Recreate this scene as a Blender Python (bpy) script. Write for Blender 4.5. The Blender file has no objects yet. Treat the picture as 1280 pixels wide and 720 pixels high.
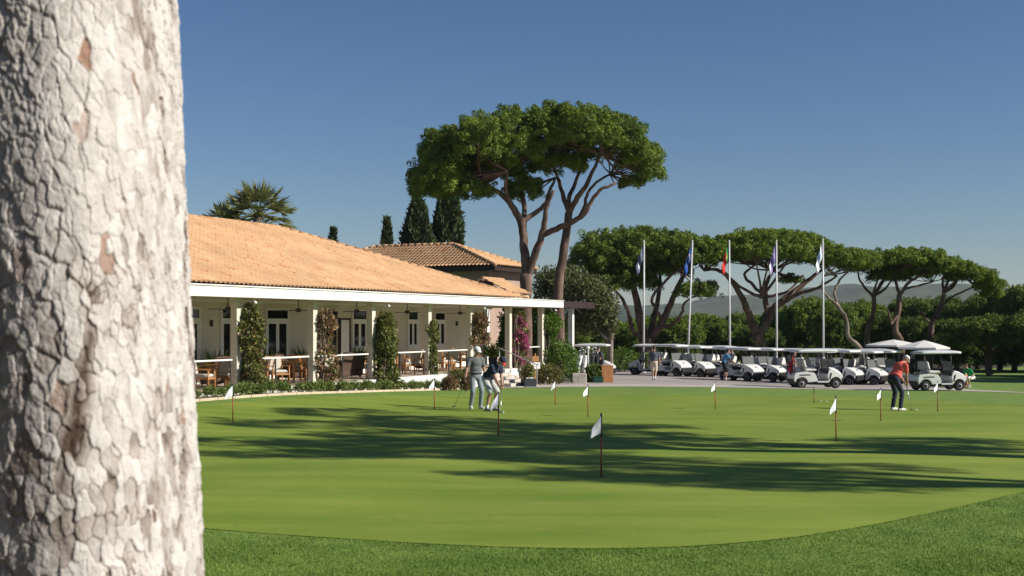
import bpy, math, random
import numpy as np
from mathutils import Vector, Matrix
random.seed(7)
RNG = np.random.default_rng(11)
SC = bpy.context.scene
COL = SC.collection
PI = math.pi
H = 2.0            # eye height of the camera above the reference level
F = 1500.0         # focal length in photograph pixels (1280 wide)
HZ = 405.0         # horizon row in the photograph

# ------------------------------------------------------------------ terrain
def sst(a, b, x):
    t = np.clip((np.asarray(x, float) - a) / (b - a), 0, 1)
    return t * t * (3 - 2 * t)

def G(x, y):
    """terrain height"""
    y_ = np.minimum(np.asarray(y, float), 130.0)
    x_ = np.clip(np.asarray(x, float), -40, 60)
    z = 0.05 - 0.015 * y_ - 0.004 * x_ - 0.25 * sst(6, 18, x_) * sst(42, 58, y_)
    yy, xx = np.asarray(y, float), np.asarray(x, float)
    z = z + (0.030 * np.sin(xx * .42 + yy * .16) * np.cos(yy * .30 + .8) + 0.016 * np.sin(xx * .9 - yy * .5)) * (1 - sst(38, 48, yy)) * sst(8, 13, yy)
    dx, dy = np.asarray(x, float) + 8.67, np.asarray(y, float) - 36.93        # gentle bank up to the clubhouse front
    s = 0.4229 * dx + 0.9062 * dy; d = 0.9062 * dx - 0.4229 * dy
    z = z + 0.27 * (1 - sst(1.6, 9.0, d)) * (1 - sst(1.0, 15.0, s)) * sst(-30, -18, d)
    return z

def Wp(px, py, Y):
    return Vector(((px - 640) / F * Y, Y, H + (HZ - py) / F * Y))

def GP(px, py):
    """point of the terrain seen at a place of the photograph"""
    lo, hi = 2.0, 400.0
    for _ in range(60):
        Y = (lo + hi) / 2
        x = (px - 640) / F * Y
        if H + (HZ - py) / F * Y > float(G(x, Y)): lo = Y
        else: hi = Y
    x = (px - 640) / F * lo
    return Vector((x, lo, float(G(x, lo))))

def GX(px, Y):
    x = (px - 640) / F * Y
    return Vector((x, Y, float(G(x, Y))))

# ------------------------------------------------------------------ materials
def nodes(m):
    nt = m.node_tree
    return nt, nt.nodes, nt.links

def mat(name, col, rough=0.7, col2=None, scale=5.0, detail=4.0, bump=0.0, bscale=None, metal=0.0, spec=0.4,
        stretch=(1, 1, 1), lo=0.35, hi=0.65, transl=0.0, coord='Object', randv=0.0):
    m = bpy.data.materials.new(name); m.use_nodes = True
    nt, N, L = nodes(m)
    b = N['Principled BSDF']; out = N['Material Output']
    b.inputs['Roughness'].default_value = rough
    b.inputs['Metallic'].default_value = metal
    b.inputs['Specular IOR Level'].default_value = spec
    tc = N.new('ShaderNodeTexCoord'); mp = N.new('ShaderNodeMapping')
    mp.inputs['Scale'].default_value = stretch
    L.new(tc.outputs[coord], mp.inputs['Vector'])
    csock = None
    if col2 is not None:
        nz = N.new('ShaderNodeTexNoise'); nz.inputs['Scale'].default_value = scale; nz.inputs['Detail'].default_value = detail
        L.new(mp.outputs[0], nz.inputs['Vector'])
        rp = N.new('ShaderNodeValToRGB')
        rp.color_ramp.elements[0].position = lo; rp.color_ramp.elements[1].position = hi
        rp.color_ramp.elements[0].color = (*col, 1); rp.color_ramp.elements[1].color = (*col2, 1)
        L.new(nz.outputs['Fac'], rp.inputs['Fac'])
        csock = rp.outputs['Color']
        if randv:
            at = N.new('ShaderNodeAttribute'); at.attribute_name = 'tint'
            hs = N.new('ShaderNodeHueSaturation')
            mr = N.new('ShaderNodeMapRange'); mr.inputs['To Min'].default_value = 1 - randv; mr.inputs['To Max'].default_value = 1 + randv
            L.new(at.outputs['Fac'], mr.inputs['Value']); L.new(mr.outputs[0], hs.inputs['Value'])
            L.new(csock, hs.inputs['Color']); csock = hs.outputs['Color']
        L.new(csock, b.inputs['Base Color'])
    else:
        b.inputs['Base Color'].default_value = (*col, 1)
    if bump:
        nz2 = N.new('ShaderNodeTexNoise'); nz2.inputs['Scale'].default_value = bscale or scale * 4; nz2.inputs['Detail'].default_value = 5
        L.new(mp.outputs[0], nz2.inputs['Vector'])
        bp = N.new('ShaderNodeBump'); bp.inputs['Strength'].default_value = bump; bp.inputs['Distance'].default_value = 0.02
        L.new(nz2.outputs['Fac'], bp.inputs['Height']); L.new(bp.outputs[0], b.inputs['Normal'])
    if transl:
        tr = N.new('ShaderNodeBsdfTranslucent'); mx = N.new('ShaderNodeMixShader'); mx.inputs[0].default_value = transl
        if csock is not None: L.new(csock, tr.inputs['Color'])
        else: tr.inputs['Color'].default_value = (*col, 1)
        L.new(b.outputs[0], mx.inputs[1]); L.new(tr.outputs[0], mx.inputs[2]); L.new(mx.outputs[0], out.inputs['Surface'])
    return m

def glass_mat(name, col, clear, rough=0.05):
    m = bpy.data.materials.new(name); m.use_nodes = True
    nt, N, L = nodes(m)
    b = N['Principled BSDF']; out = N['Material Output']
    b.inputs['Base Color'].default_value = (*col, 1); b.inputs['Roughness'].default_value = rough
    tr = N.new('ShaderNodeBsdfTransparent'); mx = N.new('ShaderNodeMixShader'); mx.inputs[0].default_value = clear
    tr.inputs['Color'].default_value = (0.9, 0.95, 0.95, 1)
    L.new(b.outputs[0], mx.inputs[1]); L.new(tr.outputs[0], mx.inputs[2]); L.new(mx.outputs[0], out.inputs['Surface'])
    return m

M = {}
M['rough'] = mat('rough_grass', (0.112, 0.2, 0.024), 0.9, (0.18, 0.268, 0.044), 2.2, 8, 0.5, 60)
M['blade'] = mat('grass_blade', (0.118, 0.205, 0.024), 0.75, (0.212, 0.302, 0.056), 1.1, 5, transl=0.3, randv=0.35)
M['path'] = mat('pale_concrete', (0.42, 0.375, 0.325), 0.9, (0.50, 0.45, 0.40), 0.6, 8, 0.15, 40)
M['carpark'] = mat('worn_asphalt', (0.30, 0.27, 0.245), 0.9, (0.38, 0.345, 0.315), 0.35, 8, 0.2, 60)
M['kerb'] = mat('sandstone_kerb', (0.50, 0.40, 0.28), 0.9, (0.58, 0.48, 0.36), 3, 6, 0.2)
M['soil'] = mat('bed_soil', (0.13, 0.085, 0.05), 1.0, (0.24, 0.17, 0.11), 4, 8, 0.5)
M['hill'] = mat('wooded_hill', (0.022, 0.04, 0.014), 1.0, (0.065, 0.085, 0.032), 0.02, 10)
M['white'] = mat('white_paint', (0.80, 0.79, 0.76), 0.55, (0.74, 0.73, 0.69), 1.5, 6)
M['cream'] = mat('cream_plaster', (0.68, 0.63, 0.53), 0.9, (0.62, 0.57, 0.47), 0.8, 7, 0.08, 60)
M['ceil'] = mat('veranda_ceiling', (0.6, 0.53, 0.41), 0.8, (0.54, 0.47, 0.36), 1.0, 4)
M['terrace'] = mat('terrace_tile', (0.42, 0.33, 0.25), 0.7, (0.50, 0.41, 0.32), 2.0, 5)
M['glass'] = mat('dark_window_glass', (0.012, 0.014, 0.016), 0.06, spec=0.6)
M['brown'] = mat('dark_brown_timber', (0.022, 0.012, 0.01), 0.6, (0.038, 0.021, 0.016), 3, 4, stretch=(1, 8, 8))
M['teak'] = mat('teak_wood', (0.36, 0.16, 0.055), 0.5, (0.46, 0.23, 0.085), 8, 4)
M['cush'] = mat('pale_cushion', (0.48, 0.45, 0.40), 0.95, (0.55, 0.52, 0.46), 20, 3)
M['cushd'] = mat('grey_cushion', (0.085, 0.09, 0.095), 0.95, (0.12, 0.125, 0.13), 20, 3)
M['wicker'] = mat('dark_wicker', (0.055, 0.035, 0.025), 0.8, (0.10, 0.06, 0.04), 40, 2, 0.4, 80)
M['black'] = mat('black_plastic', (0.014, 0.014, 0.015), 0.5)
M['dark'] = mat('dark_grey_metal', (0.045, 0.045, 0.048), 0.45)
M['steel'] = mat('brushed_steel', (0.55, 0.55, 0.55), 0.3, metal=0.9)
M['polewhite'] = mat('white_pole_paint', (0.72, 0.72, 0.72), 0.35)
M['rubber'] = mat('tyre_rubber', (0.018, 0.018, 0.019), 0.85)
M['rim'] = mat('grey_wheel_rim', (0.42, 0.42, 0.43), 0.4)
M['cartwhite'] = mat('white_cart_body', (0.74, 0.74, 0.73), 0.25, (0.66, 0.66, 0.65), 1.4, 4)
M['seat'] = mat('pale_vinyl', (0.62, 0.61, 0.58), 0.5)
M['shield'] = glass_mat('tinted_windshield', (0.17, 0.175, 0.18), 0.18, 0.15)
M['stone'] = mat('pale_stone', (0.40, 0.36, 0.31), 0.95, (0.55, 0.51, 0.45), 4, 8, 0.5)
M['bark'] = mat('pine_bark', (0.075, 0.043, 0.030), 0.95, (0.20, 0.135, 0.105), 3.0, 8, 0.8, 9, stretch=(1, 1, 0.35))
M['barkred'] = mat('red_pine_bark', (0.075, 0.045, 0.033), 0.95, (0.185, 0.125, 0.098), 3.0, 8, 0.7, 9, stretch=(1, 1, 0.35))
M['barkgrey'] = mat('grey_bark', (0.13, 0.10, 0.08), 0.95, (0.30, 0.25, 0.21), 4.0, 8, 0.7, 12, stretch=(1, 1, 0.35))
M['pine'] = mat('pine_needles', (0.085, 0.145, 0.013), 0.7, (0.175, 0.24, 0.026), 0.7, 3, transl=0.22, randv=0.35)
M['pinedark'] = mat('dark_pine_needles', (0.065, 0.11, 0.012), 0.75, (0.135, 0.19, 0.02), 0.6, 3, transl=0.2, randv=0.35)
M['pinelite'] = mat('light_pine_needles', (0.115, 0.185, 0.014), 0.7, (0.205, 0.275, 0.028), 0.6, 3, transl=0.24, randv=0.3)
M['cypress'] = mat('cypress_leaf', (0.032, 0.055, 0.017), 0.8, (0.075, 0.105, 0.03), 1.5, 3, transl=0.12, randv=0.3)
M['olive'] = mat('olive_leaf', (0.085, 0.105, 0.032), 0.65, (0.155, 0.165, 0.062), 1.2, 3, transl=0.2, randv=0.3)
M['palm'] = mat('palm_leaf', (0.15, 0.17, 0.05), 0.5, (0.27, 0.27, 0.1), 1.0, 3, transl=0.25, randv=0.3)
M['vine'] = mat('vine_leaf', (0.1, 0.13, 0.03), 0.6, (0.215, 0.22, 0.065), 3.0, 3, transl=0.2, randv=0.4)
M['vinered'] = mat('reddish_vine_leaf', (0.17, 0.1, 0.06), 0.6, (0.28, 0.19, 0.09), 3.0, 3, transl=0.2, randv=0.4)
M['hedge'] = mat('hedge_leaf', (0.070, 0.145, 0.014), 0.5, (0.135, 0.220, 0.026), 3.0, 3, transl=0.25, randv=0.3)
M['shrub'] = mat('shrub_leaf', (0.105, 0.16, 0.028), 0.6, (0.185, 0.24, 0.055), 4.0, 3, transl=0.2, randv=0.35)
M['shruby'] = mat('olive_shrub_leaf', (0.11, 0.115, 0.025), 0.6, (0.18, 0.17, 0.045), 4.0, 3, transl=0.2, randv=0.35)
M['pink'] = mat('bougainvillea_bract', (0.52, 0.09, 0.26), 0.6, (0.66, 0.2, 0.38), 5.0, 2, transl=0.35, randv=0.25)
M['skin'] = mat('skin', (0.42, 0.235, 0.165), 0.55, (0.47, 0.27, 0.19), 12, 2)
M['hair'] = mat('brown_hair', (0.045, 0.028, 0.018), 0.7)
M['greyhair'] = mat('grey_hair', (0.30, 0.28, 0.26), 0.7)
def cloth(name, c): return mat(name, c, 0.9, tuple(min(1, v * 1.25 + 0.004) for v in c), 14, 4, 0.25, 22)
M['c_greypolo'] = cloth('grey_polo_cloth', (0.125, 0.13, 0.135))
M['c_greytrouser'] = cloth('light_grey_trouser_cloth', (0.20, 0.23, 0.26))
M['c_navy'] = cloth('navy_cloth', (0.016, 0.026, 0.055))
M['c_paleshorts'] = cloth('pale_shorts_cloth', (0.42, 0.43, 0.42))
M['c_red'] = cloth('coral_red_cloth', (0.62, 0.105, 0.085))
M['c_darkblue'] = cloth('dark_navy_trouser_cloth', (0.022, 0.028, 0.048))
M['c_white'] = cloth('white_cloth', (0.72, 0.72, 0.72))
M['c_beige'] = cloth('beige_cloth', (0.56, 0.46, 0.36))
M['c_slate'] = cloth('slate_grey_cloth', (0.085, 0.09, 0.115))
M['c_blue'] = cloth('sky_blue_cloth', (0.075, 0.24, 0.42))
M['c_black'] = cloth('black_cloth', (0.014, 0.015, 0.019))
M['c_lilac'] = cloth('pale_lilac_cloth', (0.50, 0.40, 0.46))
M['c_green'] = cloth('bright_green_cloth', (0.02, 0.30, 0.085))
M['c_maroon'] = cloth('dark_red_cloth', (0.21, 0.018, 0.028))
M['visor'] = cloth('red_cap_cloth', (0.50, 0.035, 0.03))
M['shoe'] = mat('white_shoe', (0.62, 0.62, 0.60), 0.5)
M['shoed'] = mat('grey_shoe', (0.30, 0.29, 0.28), 0.6)
M['flagred'] = cloth('flag_red', (0.50, 0.03, 0.018))
M['flaggreen'] = cloth('flag_green', (0.01, 0.16, 0.035))
M['flagyellow'] = cloth('flag_yellow', (0.70, 0.48, 0.03))
M['flagblue'] = cloth('flag_blue', (0.010, 0.060, 0.27))
M['flaggrey'] = cloth('flag_slate', (0.085, 0.105, 0.155))
M['flagpurple'] = cloth('flag_purple', (0.20, 0.155, 0.36))
M['flagwhite'] = cloth('flag_white', (0.70, 0.72, 0.76))
M['flagpale'] = cloth('flag_pale_blue', (0.28, 0.36, 0.62))
M['stickred'] = mat('red_stick_paint', (0.30, 0.045, 0.02), 0.5)
M['canvas'] = mat('white_canvas', (0.86, 0.84, 0.8), 0.9, (0.8, 0.78, 0.74), 3, 3, transl=0.15)
M['orangewood'] = mat('orange_wood', (0.38, 0.16, 0.06), 0.6, (0.46, 0.21, 0.08), 6, 4, stretch=(4, 4, 0.6))
M['greenbox'] = mat('dark_green_paint', (0.010, 0.055, 0.042), 0.5)
M['ball'] = mat('golf_ball_white', (0.80, 0.80, 0.80), 0.35)
M['pot'] = mat('dark_planter', (0.022, 0.030, 0.036), 0.6)
M['tan'] = mat('tan_leather', (0.40, 0.22, 0.11), 0.6)

def tile_mat():
    m = bpy.data.materials.new('terracotta_tile'); m.use_nodes = True
    nt, N, L = nodes(m); b = N['Principled BSDF']; b.inputs['Roughness'].default_value = 0.85
    b.inputs['Specular IOR Level'].default_value = 0.25
    at = N.new('ShaderNodeAttribute'); at.attribute_name = 'tint'
    rp = N.new('ShaderNodeValToRGB')
    e = rp.color_ramp.elements
    e[0].position = 0.0; e[0].color = (0.42, 0.20, 0.10, 1)
    e[1].position = 1.0; e[1].color = (0.57, 0.385, 0.23, 1)
    k = e.new(0.10); k.color = (0.49, 0.285, 0.155, 1)
    k = e.new(0.9); k.color = (0.53, 0.335, 0.185, 1)
    nz = N.new('ShaderNodeTexNoise'); nz.inputs['Scale'].default_value = 0.5; nz.inputs['Detail'].default_value = 8
    tc = N.new('ShaderNodeTexCoord'); L.new(tc.outputs['Object'], nz.inputs['Vector'])
    mr = N.new('ShaderNodeMapRange'); mr.inputs['From Min'].default_value = 0.3; mr.inputs['From Max'].default_value = 0.7
    mr.inputs['To Min'].default_value = 0.82; mr.inputs['To Max'].default_value = 1.08
    L.new(nz.outputs['Fac'], mr.inputs['Value'])
    hs = N.new('ShaderNodeHueSaturation'); L.new(mr.outputs[0], hs.inputs['Value'])
    L.new(at.outputs['Fac'], rp.inputs['Fac']); L.new(rp.outputs['Color'], hs.inputs['Color']); L.new(hs.outputs['Color'], b.inputs['Base Color'])
    return m
M['tile'] = tile_mat()

def green_mat():
    """close-mown turf: fine streaks left by the mower and patches of wear"""
    m = bpy.data.materials.new('mown_turf'); m.use_nodes = True
    nt, N, L = nodes(m); b = N['Principled BSDF']; b.inputs['Roughness'].default_value = 0.9; b.inputs['Specular IOR Level'].default_value = 0.2
    tc = N.new('ShaderNodeTexCoord')
    mp = N.new('ShaderNodeMapping'); mp.inputs['Scale'].default_value = (0.12, 0.9, 1)
    L.new(tc.outputs['Object'], mp.inputs['Vector'])
    n1 = N.new('ShaderNodeTexNoise'); n1.inputs['Scale'].default_value = 1.2; n1.inputs['Detail'].default_value = 9; n1.inputs['Roughness'].default_value = 0.65
    L.new(mp.outputs[0], n1.inputs['Vector'])
    n2 = N.new('ShaderNodeTexNoise'); n2.inputs['Scale'].default_value = 0.35; n2.inputs['Detail'].default_value = 6
    L.new(tc.outputs['Object'], n2.inputs['Vector'])
    n3 = N.new('ShaderNodeTexNoise'); n3.inputs['Scale'].default_value = 45; n3.inputs['Detail'].default_value = 4
    L.new(tc.outputs['Object'], n3.inputs['Vector'])
    a = N.new('ShaderNodeMath'); a.operation = 'MULTIPLY_ADD'; a.inputs[1].default_value = 0.55
    L.new(n1.outputs['Fac'], a.inputs[0]); 
    a2 = N.new('ShaderNodeMath'); a2.operation = 'MULTIPLY'; a2.inputs[1].default_value = 0.35
    L.new(n2.outputs['Fac'], a2.inputs[0]); L.new(a2.outputs[0], a.inputs[2])
    a3 = N.new('ShaderNodeMath'); a3.operation = 'MULTIPLY_ADD'; a3.inputs[1].default_value = 0.22
    L.new(n3.outputs['Fac'], a3.inputs[0]); L.new(a.outputs[0], a3.inputs[2])
    rp = N.new('ShaderNodeValToRGB'); e = rp.color_ramp.elements
    e[0].position = 0.44; e[0].color = (0.130, 0.212, 0.020, 1)
    e[1].position = 0.68; e[1].color = (0.240, 0.298, 0.046, 1)
    L.new(a3.outputs[0], rp.inputs['Fac'])
    n4 = N.new('ShaderNodeTexNoise'); n4.inputs['Scale'].default_value = 2.6; n4.inputs['Detail'].default_value = 8; n4.inputs['Roughness'].default_value = 0.72
    L.new(tc.outputs['Object'], n4.inputs['Vector'])
    r4 = N.new('ShaderNodeMapRange'); r4.inputs['From Min'].default_value = 0.54; r4.inputs['From Max'].default_value = 0.74; r4.inputs['To Max'].default_value = 0.5; L.new(n4.outputs['Fac'], r4.inputs['Value'])
    v5 = N.new('ShaderNodeTexVoronoi'); v5.inputs['Scale'].default_value = 1.7; L.new(tc.outputs['Object'], v5.inputs['Vector'])      # ball marks
    r5 = N.new('ShaderNodeMapRange'); r5.inputs['From Min'].default_value = 0.035; r5.inputs['From Max'].default_value = 0.075; r5.inputs['To Min'].default_value = 0.45; r5.inputs['To Max'].default_value = 0; L.new(v5.outputs['Distance'], r5.inputs['Value'])
    mx4 = N.new('ShaderNodeMix'); mx4.data_type = 'RGBA'; L.new(r4.outputs[0], mx4.inputs['Factor']); L.new(rp.outputs['Color'], mx4.inputs['A']); mx4.inputs['B'].default_value = (0.275, 0.285, 0.070, 1)
    mx5 = N.new('ShaderNodeMix'); mx5.data_type = 'RGBA'; L.new(r5.outputs[0], mx5.inputs['Factor']); L.new(mx4.outputs['Result'], mx5.inputs['A']); mx5.inputs['B'].default_value = (0.10, 0.12, 0.03, 1)
    L.new(mx5.outputs['Result'], b.inputs['Base Color'])
    bp = N.new('ShaderNodeBump'); bp.inputs['Strength'].default_value = 0.25; bp.inputs['Distance'].default_value = 0.01
    L.new(n3.outputs['Fac'], bp.inputs['Height']); L.new(bp.outputs[0], b.inputs['Normal'])
    return m
M['green'] = green_mat()

def bark_fg_mat():
    m = bpy.data.materials.new('pale_plated_bark'); m.use_nodes = True
    nt, N, L = nodes(m); b = N['Principled BSDF']; b.inputs['Roughness'].default_value = 0.9; b.inputs['Specular IOR Level'].default_value = 0.2
    at = N.new('ShaderNodeAttribute'); at.attribute_name = 'plate'
    sp = N.new('ShaderNodeSeparateColor'); L.new(at.outputs['Color'], sp.inputs[0])
    rp = N.new('ShaderNodeValToRGB'); e = rp.color_ramp.elements      # by how proud the bark flake is: crevice to flake
    e[0].position = 0.12; e[0].color = (0.085, 0.058, 0.045, 1)
    e[1].position = 0.60; e[1].color = (0.56, 0.545, 0.53, 1)
    k = e.new(0.38); k.color = (0.36, 0.325, 0.30, 1)
    L.new(sp.outputs[0], rp.inputs['Fac'])
    rp2 = N.new('ShaderNodeValToRGB'); e = rp2.color_ramp.elements     # by flake: pale grey, cream, a few rusty
    e[0].position = 0.0; e[0].color = (0.52, 0.30, 0.20, 1)
    e[1].position = 1.0; e[1].color = (1.08, 1.06, 1.04, 1)
    k = e.new(0.008); k.color = (0.78, 0.66, 0.60, 1)
    k = e.new(0.025); k.color = (0.90, 0.87, 0.84, 1)
    L.new(sp.outputs[1], rp2.inputs['Fac'])
    mx = N.new('ShaderNodeMix'); mx.data_type = 'RGBA'; mx.blend_type = 'MULTIPLY'; mx.inputs['Factor'].default_value = 1
    L.new(rp.outputs['Color'], mx.inputs['A']); L.new(rp2.outputs['Color'], mx.inputs['B'])
    nz = N.new('ShaderNodeTexNoise'); nz.inputs['Scale'].default_value = 22; nz.inputs['Detail'].default_value = 9; nz.inputs['Roughness'].default_value = 0.7
    tc = N.new('ShaderNodeTexCoord'); L.new(tc.outputs['Object'], nz.inputs['Vector'])
    mr = N.new('ShaderNodeMapRange'); mr.inputs['From Min'].default_value = 0.3; mr.inputs['From Max'].default_value = 0.7
    mr.inputs['To Min'].default_value = 0.72; mr.inputs['To Max'].default_value = 1.12
    L.new(nz.outputs['Fac'], mr.inputs['Value'])
    hs = N.new('ShaderNodeHueSaturation'); L.new(mr.outputs[0], hs.inputs['Value']); L.new(mx.outputs['Result'], hs.inputs['Color'])
    L.new(hs.outputs['Color'], b.inputs['Base Color'])
    n2 = N.new('ShaderNodeTexNoise'); n2.inputs['Scale'].default_value = 90; n2.inputs['Detail'].default_value = 6
    L.new(tc.outputs['Object'], n2.inputs['Vector'])
    bp = N.new('ShaderNodeBump'); bp.inputs['Strength'].default_value = 0.5; bp.inputs['Distance'].default_value = 0.006
    L.new(n2.outputs['Fac'], bp.inputs['Height']); L.new(bp.outputs[0], b.inputs['Normal'])
    return m
M['barkfg'] = bark_fg_mat()

# ------------------------------------------------------------------ mesh builder
def link(name, me, material=None, parent=None):
    o = bpy.data.objects.new(name, me); COL.objects.link(o)
    if material is not None:
        ms = material if isinstance(material, (list, tuple)) else [material]
        for x in ms: me.materials.append(x)
    if parent is not None: o.parent = parent
    return o

def mesh_np(name, V, Fq, tint=None, smooth=False):
    """V (n,3); Fq (m,k) faces of equal size"""
    V = np.asarray(V, dtype=np.float32); Fq = np.asarray(Fq, dtype=np.int32)
    me = bpy.data.meshes.new(name)
    k = Fq.shape[1]; m = Fq.shape[0]
    me.vertices.add(len(V)); me.vertices.foreach_set('co', V.ravel())
    me.loops.add(m * k); me.loops.foreach_set('vertex_index', Fq.ravel())
    me.polygons.add(m); me.polygons.foreach_set('loop_start', np.arange(0, m * k, k, dtype=np.int32))
    me.polygons.foreach_set('loop_total', np.full(m, k, dtype=np.int32))
    if smooth: me.polygons.foreach_set('use_smooth', np.ones(m, dtype=bool))
    if tint is not None:
        a = me.attributes.new('tint', 'FLOAT', 'POINT'); a.data.foreach_set('value', np.asarray(tint, dtype=np.float32))
    me.update(calc_edges=True)
    return me

class MB:
    def __init__(s): s.v = []; s.f = []; s.sm = []
    def add(s, V, Fc, smooth=False):
        o = len(s.v); s.v.extend([tuple(p) for p in V]); s.f.extend([tuple(i + o for i in f) for f in Fc]); s.sm.extend([smooth] * len(Fc)); return s
    def box(s, a, b, T=None, bev=0.0):
        x0, y0, z0 = [min(a[i], b[i]) for i in range(3)]; x1, y1, z1 = [max(a[i], b[i]) for i in range(3)]
        if bev <= 0:
            V = [(x0, y0, z0), (x1, y0, z0), (x1, y1, z0), (x0, y1, z0), (x0, y0, z1), (x1, y0, z1), (x1, y1, z1), (x0, y1, z1)]
            Fc = [(3, 2, 1, 0), (4, 5, 6, 7), (0, 1, 5, 4), (1, 2, 6, 5), (2, 3, 7, 6), (3, 0, 4, 7)]
        else:
            e = min(bev, (x1 - x0) / 2.01, (y1 - y0) / 2.01, (z1 - z0) / 2.01); V = []
            def ring(ix, iy, z): 
                return [(x0 + ix + e, y0 + iy, z), (x1 - ix - e, y0 + iy, z), (x1 - ix, y0 + iy + e, z), (x1 - ix, y1 - iy - e, z), (x1 - ix - e, y1 - iy, z), (x0 + ix + e, y1 - iy, z), (x0 + ix, y1 - iy - e, z), (x0 + ix, y0 + iy + e, z)]
            V = ring(e, e, z0) + ring(0, 0, z0 + e) + ring(0, 0, z1 - e) + ring(e, e, z1)
            Fc = [tuple(range(7, -1, -1)), tuple(range(24, 32))]
            for r in range(3):
                for i in range(8):
                    j = (i + 1) % 8; Fc.append((r * 8 + i, r * 8 + j, r * 8 + 8 + j, r * 8 + 8 + i))
        if T is not None: V = [tuple(T @ Vector(p)) for p in V]
        return s.add(V, Fc)
    def tube(s, pts, rads, n=8, cap=True, smooth=True):
        pts = [Vector(p) for p in pts]
        if not isinstance(rads, (list, tuple)): rads = [rads] * len(pts)
        V = []; Fc = []
        t0 = (pts[1] - pts[0]).normalized()
        up = Vector((0, 0, 1)) if abs(t0.z) < 0.9 else Vector((1, 0, 0))
        a = t0.cross(up).normalized()
        for i, p in enumerate(pts):
            if i == 0: t = pts[1] - pts[0]
            elif i == len(pts) - 1: t = pts[-1] - pts[-2]
            else: t = pts[i + 1] - pts[i - 1]
            t.normalize(); a = (a - t * a.dot(t)); 
            if a.length < 1e-6: a = t.orthogonal()
            a.normalize(); b = t.cross(a)
            for k in range(n):
                th = 2 * PI * k / n
                V.append(p + (a * math.cos(th) + b * math.sin(th)) * rads[i])
        for i in range(len(pts) - 1):
            for k in range(n):
                j = (k + 1) % n
                Fc.append((i * n + k, i * n + j, (i + 1) * n + j, (i + 1) * n + k))
        if cap:
            Fc.append(tuple(range(n - 1, -1, -1))); L0 = (len(pts) - 1) * n; Fc.append(tuple(range(L0, L0 + n)))
        return s.add(V, Fc, smooth)
    def lathe(s, prof, n=16, c=(0, 0, 0), T=None, smooth=True):
        """prof: list of (r,z)"""
        V = []; Fc = []
        for r, z in prof:
            for k in range(n):
                th = 2 * PI * k / n; V.append((c[0] + r * math.cos(th), c[1] + r * math.sin(th), c[2] + z))
        for i in range(len(prof) - 1):
            for k in range(n):
                j = (k + 1) % n; Fc.append((i * n + k, i * n + j, (i + 1) * n + j, (i + 1) * n + k))
        Fc.append(tuple(range(n - 1, -1, -1))); L0 = (len(prof) - 1) * n; Fc.append(tuple(range(L0, L0 + n)))
        if T is not None: V = [tuple(T @ Vector(p)) for p in V]
        return s.add(V, Fc, smooth)
    def ell(s, c, r, R=None, nu=14, nv=9):
        V = []; Fc = []; c = Vector(c)
        for i in range(nv + 1):
            ph = -PI / 2 + PI * i / nv
            for k in range(nu):
                th = 2 * PI * k / nu
                p = Vector((r[0] * math.cos(ph) * math.cos(th), r[1] * math.cos(ph) * math.sin(th), r[2] * math.sin(ph)))
                if R is not None: p = R @ p
                V.append(c + p)
        for i in range(nv):
            for k in range(nu):
                j = (k + 1) % nu; Fc.append((i * nu + k, i * nu + j, (i + 1) * nu + j, (i + 1) * nu + k))
        return s.add(V, Fc, True)
    def cap(s, p0, p1, r0, r1, n=12):
        """closed tapered capsule"""
        p0 = Vector(p0); p1 = Vector(p1); t = (p1 - p0); L = t.length
        if L < 1e-6: return s.ell(p0, (r0, r0, r0))
        t /= L; pts = []; rr = []
        for k in range(5):
            a = PI / 2 * k / 4; pts.append(p0 - t * r0 * math.cos(a)); rr.append(max(0.0005, r0 * math.sin(a)))
        for k in range(5):
            a = PI / 2 * k / 4; pts.append(p1 + t * r1 * math.sin(a)); rr.append(max(0.0005, r1 * math.cos(a)))
        return s.tube(pts, rr, n)
    def prism(s, poly, y0, y1, T=None, narrow=None):
        """polygon in x,z pulled along y; narrow(x,z) scales the half width"""
        n = len(poly); f = narrow or (lambda x, z: 1.0)
        V = [(x, y0 * f(x, z), z) for x, z in poly] + [(x, y1 * f(x, z), z) for x, z in poly]
        Fc = [(i, (i + 1) % n, n + (i + 1) % n, n + i) for i in range(n)]
        Fc.append(tuple(range(n - 1, -1, -1))); Fc.append(tuple(range(n, 2 * n)))
        if T is not None: V = [tuple(T @ Vector(p)) for p in V]
        return s.add(V, Fc)
    def mesh(s, name):
        me = bpy.data.meshes.new(name); me.from_pydata(s.v, [], s.f)
        me.polygons.foreach_set('use_smooth', np.array(s.sm, dtype=bool)); me.update(); return me
    def build(s, name, material, parent=None):
        return link(name, s.mesh(name), material, parent)

def bevel(o, w=0.01, seg=2):
    b = o.modifiers.new('bevel', 'BEVEL'); b.width = w; b.segments = seg; b.limit_method = 'ANGLE'; return o

def tag(o, label=None, cat=None, group=None, kind=None):
    if label: o['label'] = label
    if cat: o['category'] = cat
    if group: o['group'] = group
    if kind: o['kind'] = kind
    return o

def empty(name, loc, rz=0.0, label=None, cat=None, group=None):
    o = bpy.data.objects.new(name, None); COL.objects.link(o); o.location = loc; o.rotation_euler = (0, 0, rz)
    return tag(o, label, cat, group)

def copy_tree(o, parent=None):
    c = o.copy(); COL.objects.link(c); c.parent = parent
    for ch in o.children: copy_tree(ch, c)
    return c

# ------------------------------------------------------------------ foliage
def unit(n):
    v = RNG.normal(size=(n, 3)); return v / np.linalg.norm(v, axis=1)[:, None]

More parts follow.
